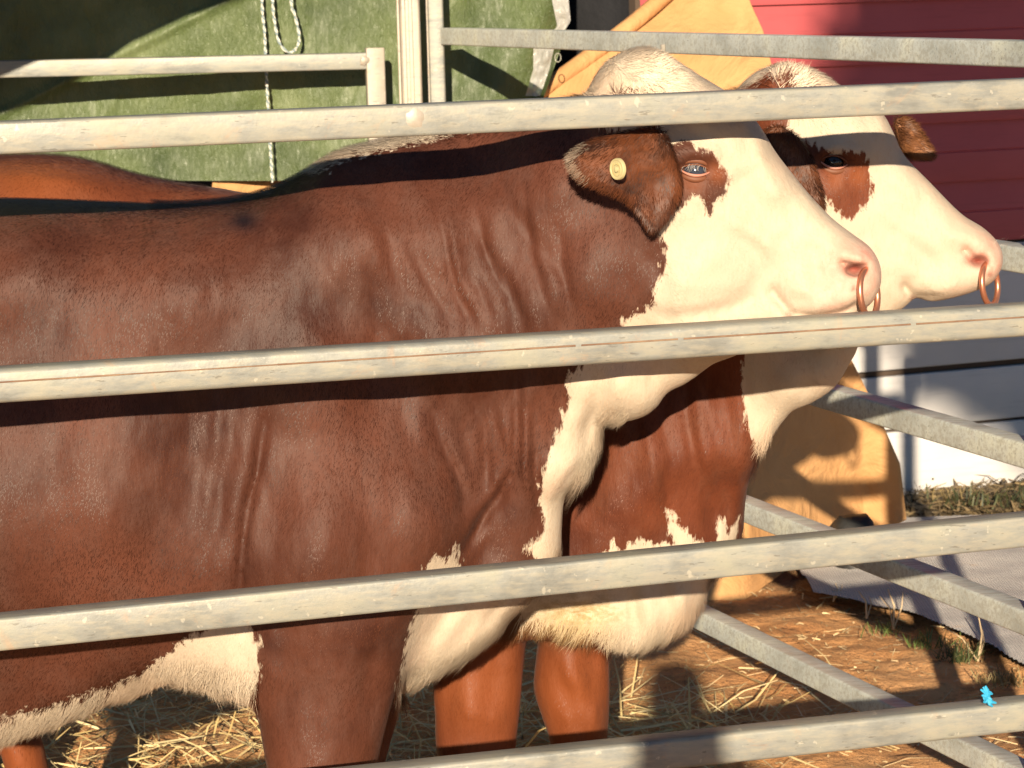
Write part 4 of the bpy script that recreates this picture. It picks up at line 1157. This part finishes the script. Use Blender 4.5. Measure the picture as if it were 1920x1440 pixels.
def ex1(px, py, c):
    for x, y, r, a in [(1345, 325, 24, .6), (1300, 350, 26, .5)]:
        k = soft(px, py, x, y, r, a)[:, None]; br = (c[:, :1] < .4)
        c = np.where(br, c * (1 - k) + np.array((.26, .08, .028)) * k, c)
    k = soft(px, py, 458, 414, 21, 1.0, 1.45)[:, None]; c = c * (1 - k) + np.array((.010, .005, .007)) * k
    k = soft(px, py, 1592, 586, 9, .85, 2.6)[:, None]; c = c * (1 - k) + np.array((.10, .08, .06)) * k  # grey chin stubble, with the shadow under the lip painted in
    return c
poll1 = (1215, 130)
lenf1 = mk_len(S1_, belly1, poll1)
def lift1(p):
    px, py = proj(p)
    return .055 + .13 * np.exp(-(((px - poll1[0]) / 95) ** 2 + ((py - poll1[1]) / 60) ** 2)) + .45 * np.exp(-((py - crest1(px)) / 18) ** 2) * (px < 1240) + .40 * np.exp(-((py - belly1(px)) / 30) ** 2) * (px < 1180)
skip1 = [(1600, 515, 46), (1300, 320, 24), (1632, 510, 34)]
hc1 = hcol(WH1, PATCH1, ycf1, 1100., (.034, .0105, .0062), (.098, .034, .0185), ex1, poll1)
fur('coat_hair', v1, q1, dens(S1_, belly1, poll1, ycf1, skip1), lambda p, n_: flow_common(p, n_, *poll1, S1_), lenf1, hc1, lambda p: np.full(len(p), .00085), 250000, lift1, body1)
eye(bull1, 1303, 320, 4.358, -.10, M['eye_grey'], open_=.78)
nose_ring(bull1, 1629, 550, 4.37, .038, math.radians(61))
EAR1 = [(1066, 292), (1082, 276), (1110, 262), (1150, 252), (1195, 243), (1232, 240), (1250, 255), (1262, 285), (1278, 330), (1277, 365), (1262, 395), (1240, 424), (1222, 432), (1208, 414), (1192, 388), (1165, 366), (1125, 350), (1092, 335), (1072, 312)]
ear1 = make_ear(bull1, EAR1, 4.27, .010, .016, .012, [(1066, 292, 4.245), (1150, 300, 4.245), (1220, 300, 4.28), (1270, 330, 4.33), (1230, 420, 4.29)],
                [(.028, .012, .008), (.15, .048, .019), (.50, .44, .35), 1100], (-.5, -.8))
mb = MB(); c = V(P(1158, 317, 4.232))
t = NT('button_tag_plastic'); M['tag'] = t.out((.50, .45, .24), .4)
nrm = Vector((-.80, -.6, 0)).normalized(); a_ = nrm.cross(Vector((0, 0, 1))).normalized(); b_ = Vector((0, 0, 1))
def disc(mb, c, prof, n=28, sx=1, sz=1):
    vs = []
    for r, h in prof:
        for k in range(n):
            t_ = 2 * math.pi * k / n; vs.append(c + a_ * r * sx * math.cos(t_) + b_ * r * sz * math.sin(t_) + nrm * h)
    fs = [(i * n + k, i * n + (k + 1) % n, (i + 1) * n + (k + 1) % n, (i + 1) * n + k) for i in range(len(prof) - 1) for k in range(n)]
    mb.add(vs, fs)
disc(mb, c, [(.0175, -.003), (.0175, .001), (.0165, .003), (.0145, .003), (.0138, .0018), (.0115, .0018), (.011, .003), (.0075, .003), (.007, .0012), (.0052, .0012), (.0048, .0045), (.0012, .0058), (.0001, .0058)])
tg = mb.build('ear_tag', M['tag'], ear1)
for k in range(5):      # raised marks round the rim of the button
    pass
mb = MB()
for k in range(26):
    t_ = 2 * math.pi * k / 26
    if k % 7 == 6: continue
    q_ = c + (a_ * math.cos(t_) + b_ * math.sin(t_)) * .0092 + nrm * .0031
    d_ = (a_ * math.cos(t_) + b_ * math.sin(t_)) * .0011
    mb.tube([q_ - d_, q_ + d_], .0004, 4)
mb.build('embossing', simple('tag_mark', (.45, .36, .12), .6), tg)
# far ear, hidden behind the head
def hoof(parent, pts, Y):
    for px in pts:
        c = V(P(px, 1875, Y)); c.z = 0; mb = MB()
        for s_ in (-1, 1):
            vs = []; n = 14
            for r, z in ((.052, 0), (.050, .02), (.043, .06), (.03, .068)):
                for k in range(n):
                    t_ = 2 * math.pi * k / n; vs.append(c + Vector((.015 + r * 1.15 * math.cos(t_), s_ * .034 + r * .58 * math.sin(t_), z)))
            mb.add(vs, [(i * n + k, i * n + (k + 1) % n, (i + 1) * n + (k + 1) % n, (i + 1) * n + k) for i in range(3) for k in range(n)] + [tuple(range(3 * n, 4 * n))])
        mb.build('hoof', M['rubber'], parent)
hoof(bull1, [615], 4.47); hoof(bull1, [640], 4.86); hoof(bull1, [-478], 4.55); hoof(bull1, [-540], 4.92)

# ============================ BULL 2 (behind) ============================
yref2 = lambda a: float(np.interp(a, [700, 1400], [5.36, 4.98]))
ysurf2 = lambda a: float(np.interp(a, [700, 1400], [5.1, 4.85]))
T2 = [(-230, 520), (-215, 380), (-170, 310), (-90, 288), (0, 289), (90, 289), (150, 294), (200, 306), (260, 322), (340, 337), (420, 348), (480, 357), (560, 354), (700, 335), (900, 292), (1100, 250), (1280, 200), (1370, 172), (1440, 190), (1500, 300), (1560, 450), (1600, 590), (1596, 640), (1580, 668), (1562, 698), (1545, 716), (1505, 742), (1478, 756), (1462, 778), (1450, 795),
      (1432, 826), (1420, 832), (1413, 862), (1404, 905), (1400, 960), (1396, 1010), (1368, 1060), (1338, 1090), (1322, 1130), (1298, 1162), (1262, 1185), (1215, 1202), (1185, 1206), (1150, 1195), (1120, 1186), (1060, 1178), (1000, 1166), (900, 1176), (600, 1200), (300, 1195), (0, 1160), (-150, 1060), (-230, 800)]
torso2 = dict(poly=T2, yref=yref2, ysurf=ysurf2, k=.03,
    yc=[(0, 700, 5.40), (400, 700, 5.38), (700, 700, 5.32), (1000, 700, 5.20), (1200, 700, 5.05), (1300, 950, 5.06), (1400, 500, 4.90), (1500, 700, 4.86), (1420, 800, 4.92), (1200, 1150, 5.06)],
    W=[(-150, 600, .25), (0, 750, .28), (400, 750, .28), (700, 700, .25), (1000, 700, .22), (1200, 850, .19), (1300, 900, .16), (1380, 900, .11), (1400, 500, .12), (1540, 640, .07), (1480, 740, .06), (1430, 800, .05), (1250, 1130, .15), (1100, 1150, .15), (0, 340, .25), (300, 380, .2)],
    R=[(0, 350, .2), (400, 400, .16), (700, 700, .3), (1000, 1150, .14), (1200, 1180, .10), (1320, 1120, .10), (1400, 950, .13), (1440, 800, .06), (1540, 680, .08), (1400, 300, .12), (1200, 800, .25)],
    relief=[(p_, w_, a_ * .7) for p_, w_, a_ in [([(1190, 790), (1180, 900), (1160, 1000)], .012, -.008), ([(1240, 780), (1255, 860), (1250, 960), (1280, 1040)], .010, -.010), ([(1285, 760), (1300, 850), (1330, 940), (1335, 1010)], .010, -.014), ([(1330, 740), (1345, 830), (1350, 940), (1352, 1010)], .011, -.014),
            ([(1365, 750), (1372, 850), (1370, 1000)], .010, -.010), ([(1310, 760), (1320, 860), (1342, 960)], .012, .010), ([(1215, 770), (1225, 850), (1215, 940)], .012, .007), ([(1390, 760), (1392, 860), (1388, 980)], .012, .008),
            ([(1400, 700), (1408, 790)], .008, -.008), ([(1440, 690), (1425, 790)], .012, -.008), ([(1470, 690), (1465, 750)], .014, .006), ([(1510, 700), (1500, 740)], .010, -.006), ([(1270, 1110), (1290, 1150)], .012, .006), ([(1180, 1090), (1195, 1190)], .012, -.014), ([(1240, 1080), (1256, 1180)], .013, -.013), ([(1105, 1120), (1090, 1180)], .010, -.010), ([(1020, 1140), (1120, 1150)], .010, -.008)]] +
           [([(1150, 950), (1120, 1040)], .05, .012, 1), ([(120, 340), (60, 420)], .09, .02, 1)],
    noise=[(.010, 5, 1, 1), (.005, 18, 1.5, .6)], aniso=[(.004, 1290, 880, .16, -.05, 15, 2.4)])
H2 = [(1388, 200), (1392, 165), (1412, 142), (1440, 127), (1480, 119), (1525, 130), (1575, 159), (1620, 186), (1655, 213), (1675, 250), (1694, 290), (1741, 340), (1798, 398), (1836, 422), (1860, 444), (1872, 466), (1873, 490), (1866, 508), (1850, 528), (1812, 546), (1765, 559), (1738, 562), (1712, 557), (1690, 575), (1650, 604), (1605, 640), (1560, 650), (1510, 580), (1460, 460), (1415, 330)]
head2 = dict(poly=H2, yref=lambda a: 4.78, ysurf=lambda a: 4.69, k=.035,
    yc=[(1450, 250, 4.80), (1600, 380, 4.78), (1750, 450, 4.765), (1850, 500, 4.75)],
    W=[(1600, 220, .095), (1560, 310, .102), (1480, 150, .07), (1450, 200, .09), (1500, 300, .11), (1600, 480, .080), (1660, 350, .078), (1720, 420, .064), (1800, 460, .060), (1850, 480, .062), (1800, 520, .062), (1740, 545, .054), (1650, 590, .045), (1450, 400, .11)],
    R=[(1480, 150, .06), (1560, 200, .07), (1560, 350, .10), (1680, 290, .055), (1750, 370, .055), (1830, 440, .045), (1862, 490, .036), (1740, 560, .03), (1620, 620, .05), (1500, 500, .09)],
    relief=[([(1580, 470), (1560, 520)], .05, .009, 1), ([(1640, 390), (1700, 430), (1750, 460)], .016, .006), ([(1700, 440), (1740, 500)], .018, -.005), ([(1700, 542), (1716, 562), (1760, 562)], .006, -.012, 1),
            ([(1690, 520), (1705, 548)], .014, -.005), ([(1545, 285), (1570, 275), (1600, 285)], .010, .009, 1), ([(1550, 330), (1600, 340)], .010, -.005), ([(1555, 304), (1572, 304)], .012, -.012, 1),
            ([(1790, 520), (1770, 545)], .02, .005, 1), ([(1812, 470), (1830, 490), (1845, 485)], .0045, -.013, 1), ([(1780, 450), (1815, 440), (1850, 452)], .012, .004, 1), ([(1800, 520), (1760, 500), (1740, 470)], .010, -.003)],
    noise=[(.007, 11, 1, 1), (.003, 34, 1, 1)])
L2a = [(860, 1080), (838, 1180), (812, 1268), (815, 1340), (817, 1400), (830, 1470), (850, 1540), (842, 1600), (836, 1640), (960, 1640), (950, 1600), (940, 1540), (955, 1470), (967, 1400), (975, 1330), (982, 1250), (990, 1170), (996, 1080), (930, 1000)]
L2b = [(1010, 1080), (1010, 1180), (1004, 1240), (1000, 1290), (1014, 1340), (1030, 1386), (1040, 1460), (1052, 1530), (1046, 1590), (1040, 1636), (1160, 1636), (1146, 1590), (1136, 1530), (1134, 1460), (1139, 1386), (1143, 1320), (1143, 1250), (1141, 1190), (1160, 1080), (1080, 1000)]
L2h = [(-230, 700), (-190, 1000), (-130, 1200), (-60, 1330), (-10, 1390), (10, 1440), (20, 1520), (15, 1600), (5, 1640), (130, 1640), (110, 1590), (100, 1500), (88, 1430), (74, 1380), (50, 1340), (40, 1250), (60, 1100), (80, 900), (0, 700)]
spec2 = dict(parts=[torso2, head2, legpart(L2a, 5.10, .075, .075, k=.012, rel=[([(900, 1150), (880, 1300), (890, 1400)], .02, .008), ([(940, 1180), (925, 1330)], .012, -.006), ([(840, 1250), (842, 1390)], .012, -.005), ([(880, 1330), (930, 1345)], .02, .008, 1), ([(860, 1390), (930, 1400)], .01, -.004)]), legpart(L2b, 5.16, .078, .078, k=.012, rel=[([(1040, 1200), (1090, 1290), (1120, 1360)], .02, .006), ([(1010, 1320), (1025, 1380)], .01, -.006), ([(1110, 1200), (1105, 1300)], .012, -.006), ([(1060, 1260), (1080, 1275)], .03, .007, 1), ([(1075, 1340), (1110, 1350)], .025, .008, 1), ([(1030, 1230), (1060, 1300), (1090, 1385)], .008, -.005)]), legpart(L2h, 5.22, .09, .08), legpart([(x - 90, y) for x, y in L2h], 5.55, .09, .08)],
             xs=xgrid(-1.45, 1.0, .10, .95, .0048, .011), ys=np.arange(4.60, 5.76, .0072), zs=np.concatenate([np.arange(-.02, .62, .010), np.arange(.62, 1.75, .0058)]),
             holes=[(tuple(P(1838, 492, 4.70)), (.015, .024, .008))])
v2, q2 = build_body(spec2, 'bull')
bull2 = empty('bull', (.1, 5.3, 0))
tag(bull2, 'far brown and white bull behind the other, its head further right and an untagged ear', 'bull', 'two bulls standing side by side in the pen')
ycf2 = lambda v: np.interp(proj(v)[0], [400, 1000, 1400, 1850], [5.38, 5.18, 4.9, 4.75])
px2, py2 = markpx(v2, ycf2)
WH2 = [
    [(1392, 100), (1385, 165), (1440, 172), (1478, 190), (1480, 232), (1440, 250), (1446, 300), (1515, 395), (1540, 480), (1500, 600), (1395, 660), (1390, 700), (1398, 800), (1412, 820), (1424, 850), (1700, 850), (1950, 600), (1950, 350), (1700, 150), (1550, 90)],
    [(1246, 955), (1262, 960), (1290, 1000), (1322, 1018), (1345, 1012), (1348, 972), (1362, 985), (1372, 1010), (1400, 995), (1380, 1100), (1340, 1230), (1152, 1230), (1146, 1193), (1120, 1184), (1060, 1174), (1000, 1166), (975, 1160), (985, 1120), (1100, 1090), (1130, 1035), (1150, 1015), (1165, 1030), (1200, 1010), (1235, 1025), (1262, 1018)]]
PATCH2 = [[(1505, 262), (1560, 288), (1590, 284), (1618, 290), (1632, 322), (1633, 372), (1612, 396), (1588, 409), (1572, 396), (1558, 388), (1545, 372), (1530, 366), (1500, 350)], [(1395, 160), (1440, 138), (1480, 160), (1470, 172), (1400, 180)]]
M['coat2'] = coat_mat('far_bull_coat', (.125, .034, .015), (.07, .019, .010))
body2 = mesh_np('body', v2, q2, M['coat2']); child(body2, bull2)
set_attrs(body2, px2, py2, WH2, PATCH2, 1000., [(1850, 480, 38, 1.0), (1825, 478, 28, .8), (1866, 500, 24, .9), (1800, 530, 30, .35)],
          [(1832, 488, 11, 1.0, 1.8), (1855, 515, 6, .7), (1712, 560, 7, .6)], [(1735, 556, 8, .4, 2)],
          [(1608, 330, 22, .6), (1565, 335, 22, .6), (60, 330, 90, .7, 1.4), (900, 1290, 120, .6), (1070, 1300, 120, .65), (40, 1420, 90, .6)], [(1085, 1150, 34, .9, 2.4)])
crest2 = lambda a: np.interp(a, [-170, 0, 150, 260, 420, 480, 560, 900, 1100, 1280, 1370], [300, 289, 294, 322, 348, 357, 354, 292, 250, 200, 172])
belly2 = lambda a: np.interp(a, [0, 900, 1000, 1120, 1190, 1262, 1322, 1396, 1420, 1450], [1160, 1176, 1166, 1186, 1205, 1185, 1130, 1010, 832, 795])
S2_ = dict(neckx=1000, facex=1510, crest=crest2, muz=1790, c0=-300)
poll2 = (1490, 150)
def ex2(px, py, c):
    br = (c[:, :1] < .4)
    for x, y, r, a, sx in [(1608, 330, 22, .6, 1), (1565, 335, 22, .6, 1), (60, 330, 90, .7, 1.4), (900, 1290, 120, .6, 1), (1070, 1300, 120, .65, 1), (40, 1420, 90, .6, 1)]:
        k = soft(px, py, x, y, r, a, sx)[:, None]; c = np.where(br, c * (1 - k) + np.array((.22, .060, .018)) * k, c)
    k = soft(px, py, 1085, 1150, 34, .9, 2.4)[:, None]; c = c * (1 - k) + np.array((.52, .40, .2)) * k
    return c
def lift2(p):
    px, py = proj(p)
    return .055 + .13 * np.exp(-(((px - poll2[0]) / 95) ** 2 + ((py - poll2[1]) / 60) ** 2)) + .3 * np.exp(-((py - crest2(px)) / 16) ** 2) * (px < 1500) + .40 * np.exp(-((py - belly2(px)) / 30) ** 2) * (px < 1460)
d2f = dens(S2_, belly2, poll2, ycf2, [(1852, 490, 34), (1562, 305, 22)])
fur('coat_hair', v2, q2, lambda c, n_: d2f(c, n_) * np.where((proj(c)[0] > 400) & (proj(c)[0] < 800), .15, 1), lambda p, n_: flow_common(p, n_, *poll2, S2_), mk_len(S2_, belly2, poll2),
    hcol(WH2, PATCH2, ycf2, 1000., (.066, .0175, .009), (.150, .042, .018), ex2, poll2), lambda p: np.full(len(p), .0009), 130000, lift2, body2)
eye(bull2, 1563, 305, 4.695, -.15, M['eye'], open_=.95, lash=False)
nose_ring(bull2, 1856, 533, 4.715, .036, math.radians(58))
EAR2 = [(1432, 250), (1450, 236), (1472, 240), (1500, 262), (1522, 300), (1536, 345), (1541, 378), (1535, 392), (1510, 370), (1480, 330), (1452, 292)]
make_ear(bull2, EAR2, 4.66, .010, .016, .010, [(1440, 250, 4.64), (1500, 300, 4.66), (1540, 385, 4.62)], [(.03, .013, .008), (.14, .048, .02)], (.1, -.9), nh=4000)
EAR2F = [(1676, 222), (1700, 226), (1722, 250), (1740, 275), (1746, 288), (1738, 296), (1715, 295), (1695, 290), (1680, 262)]
make_ear(bull2, EAR2F, 4.93, .010, .014, .006, [(1680, 240, 4.90), (1740, 285, 4.94)], [(.09, .035, .016), (.28, .12, .05)], (.9, -.3), nh=3500, hl=(.012, .02))
# whiskers on the muzzles
for par, (x, y, Y) in ((bull1, (1600, 580, 4.40)), (bull2, (1868, 462, 4.75))):
    n = 26; base = np.array(P(x, y, Y))[None] + rng.normal(0, 1, (n, 3)) * [.018, .02, .006]
    dz = -.8 if y > 500 else .35
    d = np.stack([rng.normal(.5, .4, n), rng.normal(0, .4, n), rng.normal(dz, .25, n)], 1); d /= np.linalg.norm(d, axis=1)[:, None]
    o = blades('whiskers', base, d, rng.uniform(.008, .02, n), np.full(n, .0004), M['hair'], np.full((n, 3), .6) * [1, .9, .75], .5); child(o, par)
for px, Y in ((898, 5.10), (1100, 5.16), (68, 5.22), (-22, 5.55)):
    c = V(P(px, 1638, Y)); q0 = MB()
    hoof(bull2, [px], Y)
